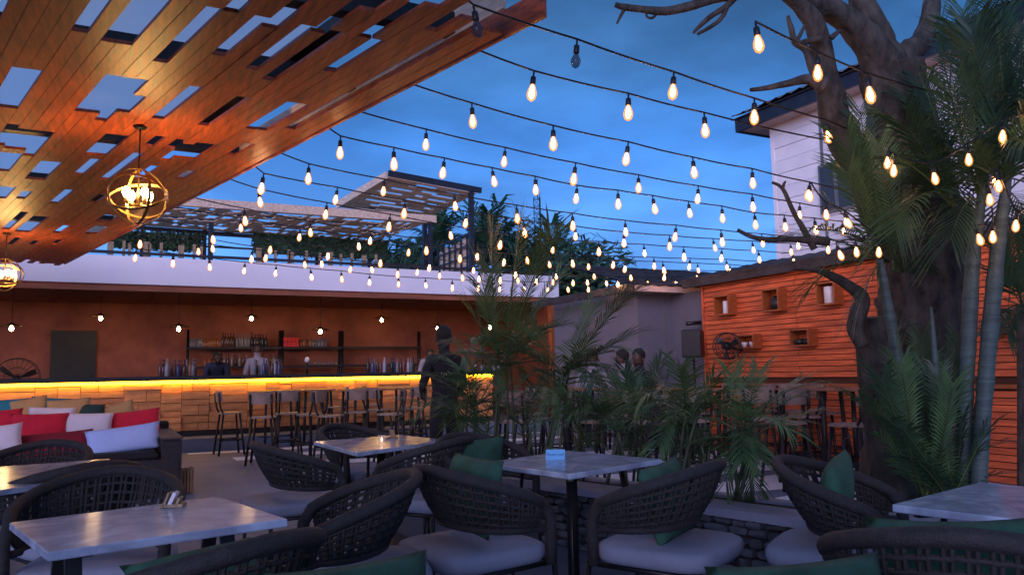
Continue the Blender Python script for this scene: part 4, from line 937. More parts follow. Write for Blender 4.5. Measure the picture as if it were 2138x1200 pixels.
def pillow(name, w, h, th, m, label, loc, rot, cat='cushion', grp=None, n=14):
    q = MB(); vs = []
    for sgn in (1, -1):
        for j in range(n+1):
            for i in range(n+1):
                x, y = 2*i/n-1, 2*j/n-1
                e_ = max(0, (1-x*x)*(1-y*y))**.42
                kx = 1-.07*(1-y*y)*abs(x); ky = 1-.07*(1-x*x)*abs(y)
                wr = .05*noise.noise(Vector((x*2.1+loc[0]*3, y*2.1+loc[1]*3, sgn)))*e_
                vs.append((x*w/2*kx, sgn*th/2*(e_+wr) , y*h/2*ky))
    m_ = (n+1)**2; fs = []
    for j in range(n):
        for i in range(n):
            a = j*(n+1)+i; fs.append((a, a+1, a+n+2, a+n+1)); fs.append((m_+a, m_+a+n+1, m_+a+n+2, m_+a+1))
    q.add(vs, fs, True); me = q.mesh(name, m)
    bm = bmesh.new(); bm.from_mesh(me); bmesh.ops.remove_doubles(bm, verts=bm.verts, dist=1e-4); bm.to_mesh(me); bm.free()
    o = bpy.data.objects.new(name, me); COL.objects.link(o); o.location = loc; o.rotation_euler = rot; return tag(o, label, cat, grp)
chair0 = None
def chair(px, py, face, label, cushion=None, zs=.45):
    """seat centre sighted at (px,py); face = heading the sitter looks to (deg clockwise from +Y)"""
    global chair0
    if chair0 is None: chair0 = make_chair(label); c = chair0
    else: c = copy_tree(chair0); c['label'] = label
    p = atz(px, py, zs) if not isinstance(px, Vector) else px
    c.location = (p.x, p.y, 0); rz = -R(face); c.rotation_euler = (0, 0, rz)
    if cushion:
        lab, dz_, lean, turn = cushion
        m = Matrix.Rotation(rz, 3, 'Z'); o = m @ Vector((0, -.045, 0))
        pillow('cushion', .42, .36, .14, 'green', lab, (p.x+o.x, p.y+o.y, .455+.18+max(0, dz_)), (R(-lean), R(turn), rz), 'cushion', 'green cushions on the rope chairs')
    return c
def table(label, corners, legs, grp='marble topped tables', zt=.745, th=.028):
    P = [atz(x, y, zt) for x, y in corners]; c = sum(P, Vector())/4
    t = thing('marble_table', label, 'table', (c.x, c.y, 0), 0, grp)
    q = MB(); z0, z1 = zt-th, zt; b = .004
    lay = []
    for z, ins in ((z0, b), (z0+b, 0), (z1-b, 0), (z1, b)):
        for p in P: d = (Vector((c.x, c.y, 0))-Vector((p.x, p.y, 0))).normalized(); lay.append((p.x+d.x*ins, p.y+d.y*ins, z))
    q.add(lay, [(3, 2, 1, 0), (12, 13, 14, 15)]+[(k_*4+i, k_*4+(i+1) % 4, k_*4+4+(i+1) % 4, k_*4+4+i) for k_ in range(3) for i in range(4)])
    q.obj('tabletop', 'marble', t)
    if legs == 1:
        MB().tube([(c.x, c.y, .02), (c.x, c.y, z0)], .032, 12).obj('pedestal', 'steel', t)
        MB().box((c.x, c.y, .01), (.42, .42, .02)).obj('base_plate', 'steel', t)
        for i in range(4):
            dv = (P[i]-c).xy.to_3d(); MB().tube([(c.x+dv.x*.55, c.y+dv.y*.55, z0), (c.x+dv.x*.72, c.y+dv.y*.72, 0)], .011, 6).obj('leg', 'steel', t)
        for i in range(2): MB().beam(c.lerp(P[i], .8).xy.to_3d()+Vector((0, 0, z0-.012)), c.lerp(P[i+2], .8).xy.to_3d()+Vector((0, 0, z0-.012-.022*i)), .03, .02).obj('cross_bar', 'steel', t)
    else:
        for e_ in ((0, 1), (3, 2)):
            a, b2 = P[e_[0]].lerp(P[e_[1]], .5), P[e_[0]].lerp(P[e_[1]], .5)
        m1, m2 = (P[0]+P[1])/2, (P[2]+P[3])/2
        for s_ in (.16, .84):
            cc = m1.lerp(m2, s_); wv = (P[1]-P[0])*.32
            for sg in (-1, 1):
                MB().beam((cc.x+wv.x*sg*.35, cc.y+wv.y*sg*.35, z0), (cc.x+wv.x*sg*1.1, cc.y+wv.y*sg*1.1, 0), .05, .02).obj('leg', 'steel', t)
            MB().beam((cc.x-wv.x*1.1, cc.y-wv.y*1.1, z0-.012), (cc.x+wv.x*1.1, cc.y+wv.y*1.1, z0-.012), .05, .022).obj('cross_bar', 'steel', t)
    return t, c
def quad_fix(a, b, d):                                       # fourth corner completing a parallelogram, as a sighting on the table plane
    A, B, D = (atz(*p, .745) for p in (a, b, d)); C_ = B+D-A
    v = C_-CAM; k_ = v.dot(fw); return (CX+F*v.dot(rt)/k_, CY-F*v.dot(up)/k_)
# near right of the pair: square table with the blue card
t1 = table('square marble table carrying a blue reserved card', [(1010, 965), (1190, 989), (1382, 958), (1187, 940)], 1)
t2 = table('square marble table beyond, with a small lit glass', [(655, 921), (746, 944), (936, 918), (835, 907)], 1)
t3 = table('long marble table in the lower left with a napkin holder', [(20, 1090), (100, 1152), (600, 1082), (455, 1036)], 2)
t4 = table('pale marble table cut by the right edge', [(2090, 1006), (1863, 1052), quad_fix((1863, 1052), (2090, 1006), (2170, 1089)), (2170, 1089)][::1] if False else [(1863, 1052), (2170, 1089), quad_fix((1863, 1052), (2170, 1089), (2045, 1006)), (2045, 1006)], 1)
t5 = table('long marble table before the sofa, cut by the left edge', [(-160, 985), (-60, 1030), (283, 983), (228, 957)], 2)

chair(1000, 1128, 80, 'rope chair with its back to us, left near side of the card table', ('green cushion slumped over the back of the chair left of the card table', .04, 14, 2))
chair(1380, 1124, -26, 'rope chair with its back to us, right near side of the card table', ('green cushion showing above the back of the chair right of the card table', -.02, 14, -4))
chair(1010, 1026, 165, 'rope chair across the card table, facing us on the left', ('green cushion in the far left chair of the card table', -.02, 12, 0))
chair(622, 1037, 83, 'rope chair on the open floor side of the table with the lit glass')
chair(745, 980, 150, 'rope chair half hidden behind the table with the lit glass')
chair(892, 1030, -30, 'rope chair between the lit glass table and the card table')
chair(728, 1178, -78, 'large rope chair at the right end of the long napkin table')
chair(205, 1168, 195, 'rope chair behind the long napkin table, back rim above the marble')
chair(70, 1044, 200, 'rope chair behind the table in front of the sofa')
chair(150, 1108, -25, 'rope chair in front of the sofa table, only its rim showing')
chair(1775, 1137, 150, 'rope chair left of the right edge table', ('tall green cushion leaning in the chair by the tree', .03, 8, 6))
chair(2000, 1350, 52, 'near rope chair with its back to us at the right edge table', ('green cushion behind the rim of the near right chair', .0, 12, -3))
chair(430, 1380, -28, 'rope chair at the bottom left, only its thick rim in view', ('green cushion inside the bottom left chair', .0, 52, 0))
chair(720, 1495, 15, 'rope chair at the bottom below the large chair', ('big green cushion at the bottom of the view', .0, 24, -4))
chair(1690, 1500, 25, 'rope chair at the bottom right, rim just in view', ('green cushion at the bottom right corner chair', .0, 26, -3))

# things on the tables
pcd = atz(1160, 958, .746)
card = thing('table_card', 'folded pale blue card reading reserved on the square marble table', 'sign', pcd, -R(35))
q = MB(); hw, hh, dd = .055, .055, .03
q.add([(-hw, -dd, 0), (hw, -dd, 0), (hw, 0, hh), (-hw, 0, hh), (-hw, dd, 0), (hw, dd, 0)], [(0, 1, 2, 3), (3, 2, 5, 4)])
q.add([(-hw+.0015, -dd+.002, 0), (hw-.0015, -dd+.002, 0), (hw-.0015, 0, hh-.003), (-hw+.0015, 0, hh-.003), (-hw+.0015, dd-.002, 0), (hw-.0015, dd-.002, 0)], [(3, 2, 1, 0), (4, 5, 2, 3)])
q.obj('folded_card', 'cardblue', card, local=True)
def text_obj(txt, size, m, parent, loc, rot, nm='lettering'):
    cu = bpy.data.curves.new(nm, 'FONT'); cu.body = txt; cu.size = size; cu.align_x = 'CENTER'; cu.align_y = 'CENTER'; cu.extrude = .0002
    tmp = bpy.data.objects.new('tmp', cu); me = bpy.data.meshes.new_from_object(tmp); bpy.data.objects.remove(tmp); me.materials.clear(); me.materials.append(M[m])
    return share(nm, me, parent, loc, rot)
ang = math.atan2(hh, dd)
text_obj('Reserved', .026, 'cardtext', card, (0, -dd/2-.0012, hh/2+.0008), (ang, 0, 0))
pn = atz(362, 1057, .746)
nh = thing('napkin_holder', 'small wooden napkin holder with a white napkin on the long marble table', 'napkin holder', pn, R(-20))
MB().box((0, 0, .007), (.085, .055, .012)).obj('base', 'lwood', nh, local=True)
MB().box((-.022, 0, .030), (.009, .055, .055), Matrix.Rotation(R(20), 3, 'Y')).obj('side_board', 'lwood', nh, local=True)
MB().box((.022, 0, .022), (.009, .055, .030), Matrix.Rotation(R(20), 3, 'Y')).obj('side_board', 'lwood', nh, local=True)
MB().box((.0, 0, .034), (.014, .048, .05), Matrix.Rotation(R(24), 3, 'Y')).obj('napkin', 'napkin', nh, local=True)
pg = atz(797, 925, .746)
gs = thing('candle_glass', 'small glass with a glowing candle on the square marble table', 'candle', pg)
MB().lathe([(.025, 0), (.03, .03), (.032, .06)], 12).obj('glass', glassy('candle_glass', (.6, .5, .45), .35), gs, local=True)
MB().lathe([(.002, .012), (.008, .022), (.006, .035), (.001, .048)], 8).obj('flame', 'flame', gs, local=True)
ph = atz(815, 914, .746)
ho = thing('napkin_holder', 'dark napkin holder behind the candle glass', 'napkin holder', ph, R(15))
MB().box((0, 0, .005), (.11, .06, .01)).obj('base', 'lwood', ho, local=True); MB().box((.02, 0, .035), (.01, .06, .06), Matrix.Rotation(R(-15), 3, 'Y')).obj('side_board', 'lwood', ho, local=True)

# ------------------------------------------------------------------ sofa and cushions (left)
pr = atz(371, 1036, 0); pl_ = atz(180, 1060, 0)                      # foot of its front panel, right end
sx = pr.x; sy = pr.y
so = thing('wicker_sofa', 'black wicker sofa with a low arm on its right end', 'sofa', (sx-1.6, sy+.5, 0))
MB().box((sx-1.65, sy+.30, .20), (3.3, .60, .40), bev=.015).obj('seat_base', 'wicker', so)
MB().box((sx-1.65, sy+1.15, .20), (3.3, 1.0, .40), bev=.015).obj('rear_base', 'wicker', so)
MB().box((sx-1.65, sy+1.72, .36), (3.3, .14, .72), bev=.02).obj('backrest', 'wicker', so)
MB().box((sx-.07, sy+.9, .30), (.2, 1.78, .60), bev=.02).obj('arm', 'wicker', so)
MB().box((sx-.07, sy+.9, .613), (.22, 1.80, .025), bev=.008).obj('arm_top', 'wickertop', so)
MB().box((sx-1.75, sy+.32, .44), (3.1, .6, .09), bev=.03).obj('seat_pad', 'dcloth', so)
MB().box((sx-1.75, sy+1.15, .44), (3.1, .9, .09), bev=.03).obj('seat_pad', 'dcloth', so)
def cush(px, py, yy, w, h, m, label, lean=18, turn=0, yaw=0):
    p = atY(px, py, yy); pillow('cushion', w, h, .16, m, label, p, (R(-lean), R(turn), R(yaw)), grp='loose cushions on the wicker sofas')
cush(258, 917, sy+.35, .74, .30, 'bluec', 'long pale blue cushion at the right end of the sofa front', 20, -6)
cush(112, 928, sy+.42, .74, .28, 'dred', 'dark red cushion left of the pale blue cushion', 24, -3)
cush(-8, 917, sy+.32, .46, .30, 'whitec', 'white cushion cut by the left edge', 20, -5)
cush(277, 885, sy+1.35, .62, .34, 'red', 'red cushion above the pale blue cushion', 16, -5)
cush(178, 890, sy+1.25, .58, .33, 'whitec', 'white cushion between two red cushions', 16, 2)
cush(82, 892, sy+1.20, .58, .33, 'red', 'bright red cushion left of the upright white cushion', 16, 1)
cush(-2, 882, sy+1.30, .46, .30, 'red', 'red cushion cut by the left edge behind the white one', 16, -3)
cush(108, 872, sy+1.62, .50, .26, 'whitec', 'pale cushion peeping over the bright red cushion', 14, 3)
s2 = thing('wicker_sofa', 'second black wicker sofa behind, nearer the bar', 'sofa', (sx-1.6, sy+2.9, 0))
MB().box((sx-1.9, sy+2.75, .22), (3.2, .8, .44), bev=.015).obj('seat_base', 'wicker', s2)
MB().box((sx-1.9, sy+3.25, .40), (3.2, .16, .80), bev=.02).obj('backrest', 'wicker', s2)
MB().box((sx-.25, sy+2.9, .32), (.2, 1.0, .64), bev=.02).obj('arm', 'wicker', s2)
MB().box((sx-.25, sy+2.9, .652), (.22, 1.02, .02), bev=.006).obj('arm_top', 'wickertop', s2)
cush(15, 856, sy+3.0, .50, .30, 'teal', 'teal cushion at the left edge of the rear sofa', 14, -2)
cush(60, 855, sy+2.95, .46, .32, 'tan', 'tan cushion between two teal cushions', 14, -10)
cush(103, 852, sy+3.0, .46, .30, 'teal', 'teal cushion in the middle of the rear sofa', 14, 6)
cush(143, 855, sy+2.92, .54, .30, 'tan', 'wide tan cushion right of the middle teal cushion', 14, -3)
cush(187, 862, sy+2.9, .36, .26, 'dgreen', 'dark green cushion between the two right tan cushions', 14, 4)
cush(245, 862, sy+2.95, .46, .28, 'tan', 'tan cushion at the right end of the rear sofa', 14, -14)
pb = atz(381, 1030, 0)
bn = thing('slatted_bin', 'small brown slatted bin beside the sofa arm', 'bin', (pb.x+.02, pb.y+.1, 0))
MB().box((pb.x+.02, pb.y+.1, .13), (.15, .26, .24)).obj('body', 'slatdark', bn)
me = MB().box((0, 0, 0), (.02, .012, .27)).mesh('slat', 'lwood')
for i in range(5): share('slat', me, bn, (-.06+.03*i, -.137, .14))
me2 = MB().box((0, 0, 0), (.012, .03, .27)).mesh('slat', 'lwood')
for i in range(6): share('slat', me2, bn, (.082, -.11+.044*i, .14))

# ------------------------------------------------------------------ stools and high tables
def make_stool(label):
    t = thing('bar_stool', label, 'stool', (0, 0, 0), 0, 'bar stools with plywood seats')
    q = MB(); n = 20; vs = []
    for z in (.655, .68):
        for i in range(n):
            a = 2*math.pi*i/n; c, s_ = math.cos(a), math.sin(a); vs.append((.185*math.copysign(abs(c)**.55, c), .18*math.copysign(abs(s_)**.55, s_), z))
    q.add(vs, [tuple(range(n-1, -1, -1)), tuple(range(n, 2*n))]+[(i, (i+1) % n, n+(i+1) % n, n+i) for i in range(n)]); q.obj('seat', 'stoolwood', t, local=True)
    b = MB(); vs = []
    for z in (.86, 1.03):
        for i in range(9):
            x = -.18+.36*i/8; y = -.20+.05*(2*i/8-1)**2-.02*(z-.86)/.17; vs.append((x, y, z))
    k_ = len(vs); vs += [(x, y-.014, z) for x, y, z in vs]
    fs = []
    for i in range(8): fs += [(i, i+1, 10+i, 9+i), (k_+i, k_+9+i, k_+10+i, k_+i+1), (i, k_+i, k_+i+1, i+1), (9+i, 10+i, k_+10+i, k_+9+i)]
    fs += [(0, 9, k_+9, k_), (8, k_+8, k_+17, 17)]
    b.add(vs, fs); b.obj('backrest', 'stoolwood', t, local=True)
    for sx_ in (-1, 1):
        MB().tube([(sx_*.15, -.12, .645), (sx_*.15, -.17, .74), (sx_*.15, -.20, .87), (sx_*.15, -.21, 1.0)], .016, 6).obj('back_post', 'steel', t, local=True)
        for sy_ in (-1, 1): MB().tube([(sx_*.13, sy_*.13, .655), (sx_*.2, sy_*.2, 0)], .018, 6).obj('leg', 'steel', t, local=True)
    q = MB(); c_ = [(.17, .17, .24), (-.17, .17, .24), (-.17, -.17, .24), (.17, -.17, .24)]
    for i in range(4): q.tube([c_[i], c_[(i+1) % 4]], .013, 5)
    q.obj('foot_ring', 'steel', t, local=True); return t
stool0 = None
def stool(px, py, face, label, z=0):
    global stool0
    if stool0 is None: stool0 = make_stool(label); c = stool0
    else: c = copy_tree(stool0); c['label'] = label
    p = atz(px, py, z); c.location = (p.x, p.y, z); c.rotation_euler = (0, 0, -R(face))
ht0 = None
def high_table(px, py, label, rz=0, z=0):
    global ht0
    if ht0 is None:
        t = thing('high_table', label, 'table', (0, 0, 0), 0, 'high tables among the bar stools'); ht0 = t
        MB().box((0, 0, .985), (.62, .62, .03), bev=.005).obj('tabletop', 'tabwood', t, local=True)
        for x in (-1, 1):
            for y in (-1, 1): MB().tube([(x*.24, y*.24, .97), (x*.27, y*.27, 0)], .026, 6).obj('leg', 'steel', t, local=True)
        q = MB(); c_ = [(.265, .265, .2), (-.265, .265, .2), (-.265, -.265, .2), (.265, -.265, .2)]
        for i in range(4): q.tube([c_[i], c_[(i+1) % 4]], .012, 5)
        q.obj('foot_rail', 'steel', t, local=True); c = t
    else: c = copy_tree(ht0); c['label'] = label
    p = atz(px, py, z); c.location = (p.x, p.y, z); c.rotation_euler = (0, 0, R(rz))
high_table(565, 932, 'high table in the leftmost group before the bar front', 20)
high_table(655, 925, 'high table in the middle group before the bar front', 5)
high_table(835, 922, 'high table near the standing man', 15)
for a in ((478, 948, 85, 'leftmost bar stool, standing clear of the bar front'), (520, 925, 150, 'bar stool with pale backrest behind the leftmost one'), (600, 952, 5, 'bar stool with its back to us in the leftmost group'),
          (648, 958, -30, 'bar stool with its back turned, between the left high tables'), (612, 915, 190, 'bar stool behind the leftmost high table, against the blocks'), (702, 925, -80, 'bar stool right of the middle high table, seen from the side'),
          (743, 950, 10, 'bar stool with its back to us in the middle of the bar front'), (790, 940, 60, 'bar stool left of the high table near the man'), (780, 918, 120, 'bar stool near the bar front, turned to the right'),
          (860, 935, -20, 'bar stool beside the standing man, back to us'), (893, 920, -90, 'bar stool just left of the standing man'), (845, 908, 185, 'bar stool behind the high table near the man')):
    stool(*a)
for a in ((548, 968, 20, 'bar stool nearest us in the leftmost group, back to us'), (690, 965, 120, 'bar stool nearest us in the middle group, turned right'), (565, 905, 175, 'bar stool facing us behind the leftmost high table'), (725, 905, 190, 'bar stool facing us close to the blocks, middle group'), (815, 960, -60, 'bar stool turned left before the high table near the man'), (655, 900, 160, 'bar stool between the groups, close to the blocks')):
    stool(*a)
high_table(755, 930, 'high table between the middle group and the man', 10)
high_table(505, 925, 'high table behind the leftmost bar stool', 0)
G2 = [(1075, 1000, 40), (1110, 965, -120), (1165, 990, 10), (1215, 955, 80), (1255, 1005, -20), (1320, 975, 30), (1365, 1010, -60), (1410, 960, 110), (1450, 1005, 15), (1500, 970, -35), (1600, 1000, 60), (1595, 965, -10),
      (1648, 1018, 12), (1690, 990, -50), (1735, 975, 170), (1785, 1030, -15), (1620, 940, 90), (1700, 935, 200), (1560, 935, 140), (1480, 930, 10), (2085, 975, 20), (2125, 1000, -40), (1540, 950, 40), (1745, 940, -70), (1665, 965, 60), (1360, 945, 20), (1280, 940, 160)]
W2 = ['under the tallest young palm', 'behind the tallest young palm', 'left of the card table, behind fronds', 'behind the long leaning frond', 'behind the far corner of the card table', 'behind the low spreading palm', 'right of the low spreading palm',
      'behind the bushy palm', 'between the bushy palm and the small palm', 'left of the drooping frond', 'right behind the drooping frond', 'just right of the drooping frond', 'with its framed back to us in the right group', 'in the middle of the right group, turned left',
      'facing us before the slatted wall', 'nearest the sawn stump', 'beyond the right group, turned sideways', 'against the slatted wall by the stump', 'against the left end of the slatted wall', 'under the wall fan', 'right of the pale palm stems', 'at the right edge behind the marble table',
      'far behind the drooping frond', 'near the slatted wall, turned to the stump', 'behind the framed back stool of the right group', 'far behind the bushy palm, facing the wall', 'far behind the low spreading palm, facing us']
for (x, y, f_), w in zip(G2, W2): stool(x, y, f_, 'dark bar stool '+w)
high_table(1190, 960, 'high table hidden behind the planter palms', 10); high_table(1390, 970, 'high table behind the bushy palm', 25)
high_table(1570, 985, 'high table behind the small palm', 5); high_table(1705, 985, 'high table before the slatted wall', 15); high_table(1800, 1000, 'long high table top beside the sawn stump', 0); high_table(2110, 945, 'high table at the right edge below the slatted wall', 10)

# ------------------------------------------------------------------ bar fittings: racks, bottles, pendants
YR = 18.15
rx = [atY(x, 724, YR).x for x in (389, 587, 712, 877)]; zs1, zs2 = atY(640, 724, YR).z, atY(640, 762, YR).z
rtop = atY(640, 690, YR).z
for i in range(3):
    x0, x1 = rx[i], rx[i+1]
    rk = thing('bottle_rack', ('left black steel rack full of bottles behind the bar', 'middle black steel rack with a red carton', 'right black steel rack, almost bare')[i], 'rack', ((x0+x1)/2, YR, .22), 0, 'steel racks on the back wall')
    for xx in (x0+.03, x1-.03):
        for yy, zt in ((YR-.14, rtop), (YR+.14, rtop)): MB().tube([(xx, yy*1.0, .24), (xx, YR+(yy-YR)*.35, zt)], .022, 6).obj('post', 'steel', rk)
    for z in (zs1, zs2): MB().box(((x0+x1)/2, YR, z-.025), (x1-x0-.02, .30, .05)).obj('shelf', 'steel', rk)
BP = [(.033, 0), (.036, .01), (.036, .17), (.030, .20), (.013, .235), (.012, .29), (.015, .295), (.014, .31)]
JP = [(.04, 0), (.045, .01), (.045, .12), (.035, .135), (.035, .16)]
bm_me = {}
def bottle(p, col, kindp, label, cat, grp, s=1.0):
    key = (col, kindp)
    if key not in bm_me: bm_me[key] = MB().lathe(BP if kindp == 'b' else JP, 10).mesh('bottle' if kindp == 'b' else 'jar', GL[col])
    o = bpy.data.objects.new('bottle' if kindp == 'b' else 'jar', bm_me[key]); COL.objects.link(o); o.location = p; o.scale = (s, s, s); tag(o, label, cat, grp)
ORD = 'first second third fourth fifth sixth seventh eighth ninth tenth eleventh twelfth thirteenth fourteenth fifteenth'.split()
def row(px0, px1, n, y, z, cols, kp, label, cat, grp, s=1.0, jit=.04):
    for i in range(n):
        px = px0+(px1-px0)*(i+.5)/n; p = atY(px, 724, y); col = cols[i % len(cols)]; bottle((p.x, y+u(-jit, jit), z), col, kp, label.format(col.replace('whiteb', 'white'))+', '+ORD[i]+' from the left', cat, grp, s*u(.92, 1.06))
random.seed(81)
row(396, 424, 5, YR-.03, zs1, ['clear'], 'j', 'clear glass jar at the left end of the upper bottle shelf', 'jar', 'clear jars on the upper shelf', 1.15)
row(424, 462, 6, YR-.03, zs1, ['amber'], 'j', 'amber jar on the upper shelf of the left rack', 'jar', 'amber jars on the upper shelf', 1.15)
row(462, 490, 5, YR-.03, zs1, ['brown'], 'b', 'brown bottle on the upper shelf of the left rack', 'bottle', 'brown bottles on the upper shelf', .98)
row(492, 521, 5, YR-.03, zs1, ['clear'], 'b', 'clear bottle on the upper shelf of the left rack', 'bottle', 'clear bottles on the upper shelf', .98)
row(523, 558, 6, YR-.03, zs1, ['dark'], 'b', 'dark green bottle on the upper shelf of the left rack', 'bottle', 'dark bottles on the upper shelf', 1.0)
row(626, 650, 4, YR-.03, zs1, ['amber'], 'j', 'amber jar on the upper shelf of the middle rack', 'jar', 'amber jars in the middle rack', 1.1)
row(650, 682, 5, YR-.03, zs1, ['clear'], 'j', 'clear jar on the upper shelf of the middle rack', 'jar', 'clear jars in the middle rack', 1.1)
row(425, 450, 3, YR-.03, zs2, ['amber'], 'j', 'amber jar on the lower shelf of the left rack', 'jar', 'amber jars on the lower shelf', 1.1)
row(465, 520, 7, YR-.03, zs2, ['clear', 'brown'], 'b', '{} bottle on the lower shelf of the left rack', 'bottle', 'bottles on the lower shelf', .85)
row(545, 583, 5, YR-.03, zs2, ['brown', 'clear'], 'b', '{} bottle on the lower shelf beside the rack post', 'bottle', 'bottles on the lower shelf', .85)
row(640, 705, 9, YR-.03, zs2, ['clear'], 'j', 'small clear glass stacked on the lower middle shelf', 'glass', 'glasses on the lower middle shelf', .5)
YC = YB+.45
row(334, 412, 13, YC, ZC, ['pink', 'brown', 'whiteb', 'amber', 'clear', 'pink', 'blue'], 'b', '{} bottle in the left bunch on the bar counter', 'bottle', 'bottles on the bar counter, left bunch', 1.0, .16)
row(528, 590, 10, YC, ZC, ['clear', 'brown', 'whiteb', 'blue', 'pink'], 'b', '{} bottle in the middle bunch on the bar counter', 'bottle', 'bottles on the bar counter, middle bunch', .95, .14)
row(764, 864, 15, YC, ZC, ['dark', 'blue', 'clear', 'brown', 'pink', 'whiteb', 'clear'], 'b', '{} bottle in the right bunch on the bar counter', 'bottle', 'bottles on the bar counter, right bunch', 1.0, .14)
row(985, 1050, 12, YC, ZC, ['clear', 'whiteb', 'brown'], 'j', '{} glass on the bar counter behind the palms', 'glass', 'glasses on the bar counter', .8, .14)
pt = atY(641, 765, YC)
tp = thing('beer_tap', 'slim metal beer tap with a pale knob on the bar counter', 'tap', (pt.x, YC, ZC))
MB().tube([(0, 0, 0), (0, 0, .22)], .025, 8).obj('column', 'steel', tp, local=True); MB().lathe([(.02, .22), (.05, .25), (.045, .30), (.02, .33)], 10).obj('knob', 'whiteb' if False else 'white', tp, local=True); MB().tube([(0, 0, .2), (0, -.1, .19), (0, -.12, .15)], .012, 6).obj('spout', 'steel', tp, local=True)
ca_, cb_ = atY(590, 715, YR).x, atY(622, 715, YR).x
cart = thing('red_carton', 'bright red carton on the upper shelf of the middle rack', 'carton', ((ca_+cb_)/2, YR, zs1))
for i in range(4):
    for j in range(2): MB().box(((ca_+(cb_-ca_)*(i+.5)/4), YR-.02, zs1+.055+.11*j), ((cb_-ca_)/4-.006, .16, .104)).obj('pack', 'redbox', cart)
def pendant(px, py, y, label, i):
    p = atY(px, py, y); t = thing('pendant_lamp', label, 'pendant lamp', p, 0, 'small pendant lamps over the bar')
    MB().tube([(0, 0, .08), (0, 0, ZF0+.05-p.z)], .006, 5).obj('cord', 'steel', t, local=True)
    MB().lathe([(.012, .10), (.02, .085), (.06, .065), (.185, .03), (.19, .024), (.06, .05), (.015, .055)], 16).obj('shade', 'brass', t, local=True)
    MB().lathe([(.012, .03), (.03, .0), (.034, -.02), (.024, -.045), (.006, -.055)], 10).obj('bulb', 'pend', t, local=True)
pendant(24, 684, YB+.5, 'white glowing pendant lamp at the left end of the bar', 0); pendant(210, 663, YB+2.0, 'amber pendant lamp just right of the black door top', 1)
pendant(373, 685, YB+.5, 'white glowing pendant lamp left of the bottle racks', 2); pendant(525, 664, YB+2.0, 'amber pendant lamp above the left rack bottles', 3)
pendant(669, 691, YB+.5, 'white glowing pendant lamp before the middle rack', 4); pendant(797, 667, YB+2.0, 'amber pendant lamp above the bare right rack', 5)
pendant(914, 685, YB+.5, 'white pendant lamp above the standing man', 6); pendant(1023, 682, YB+.8, 'pendant lamp glimpsed behind the tall palm', 7)

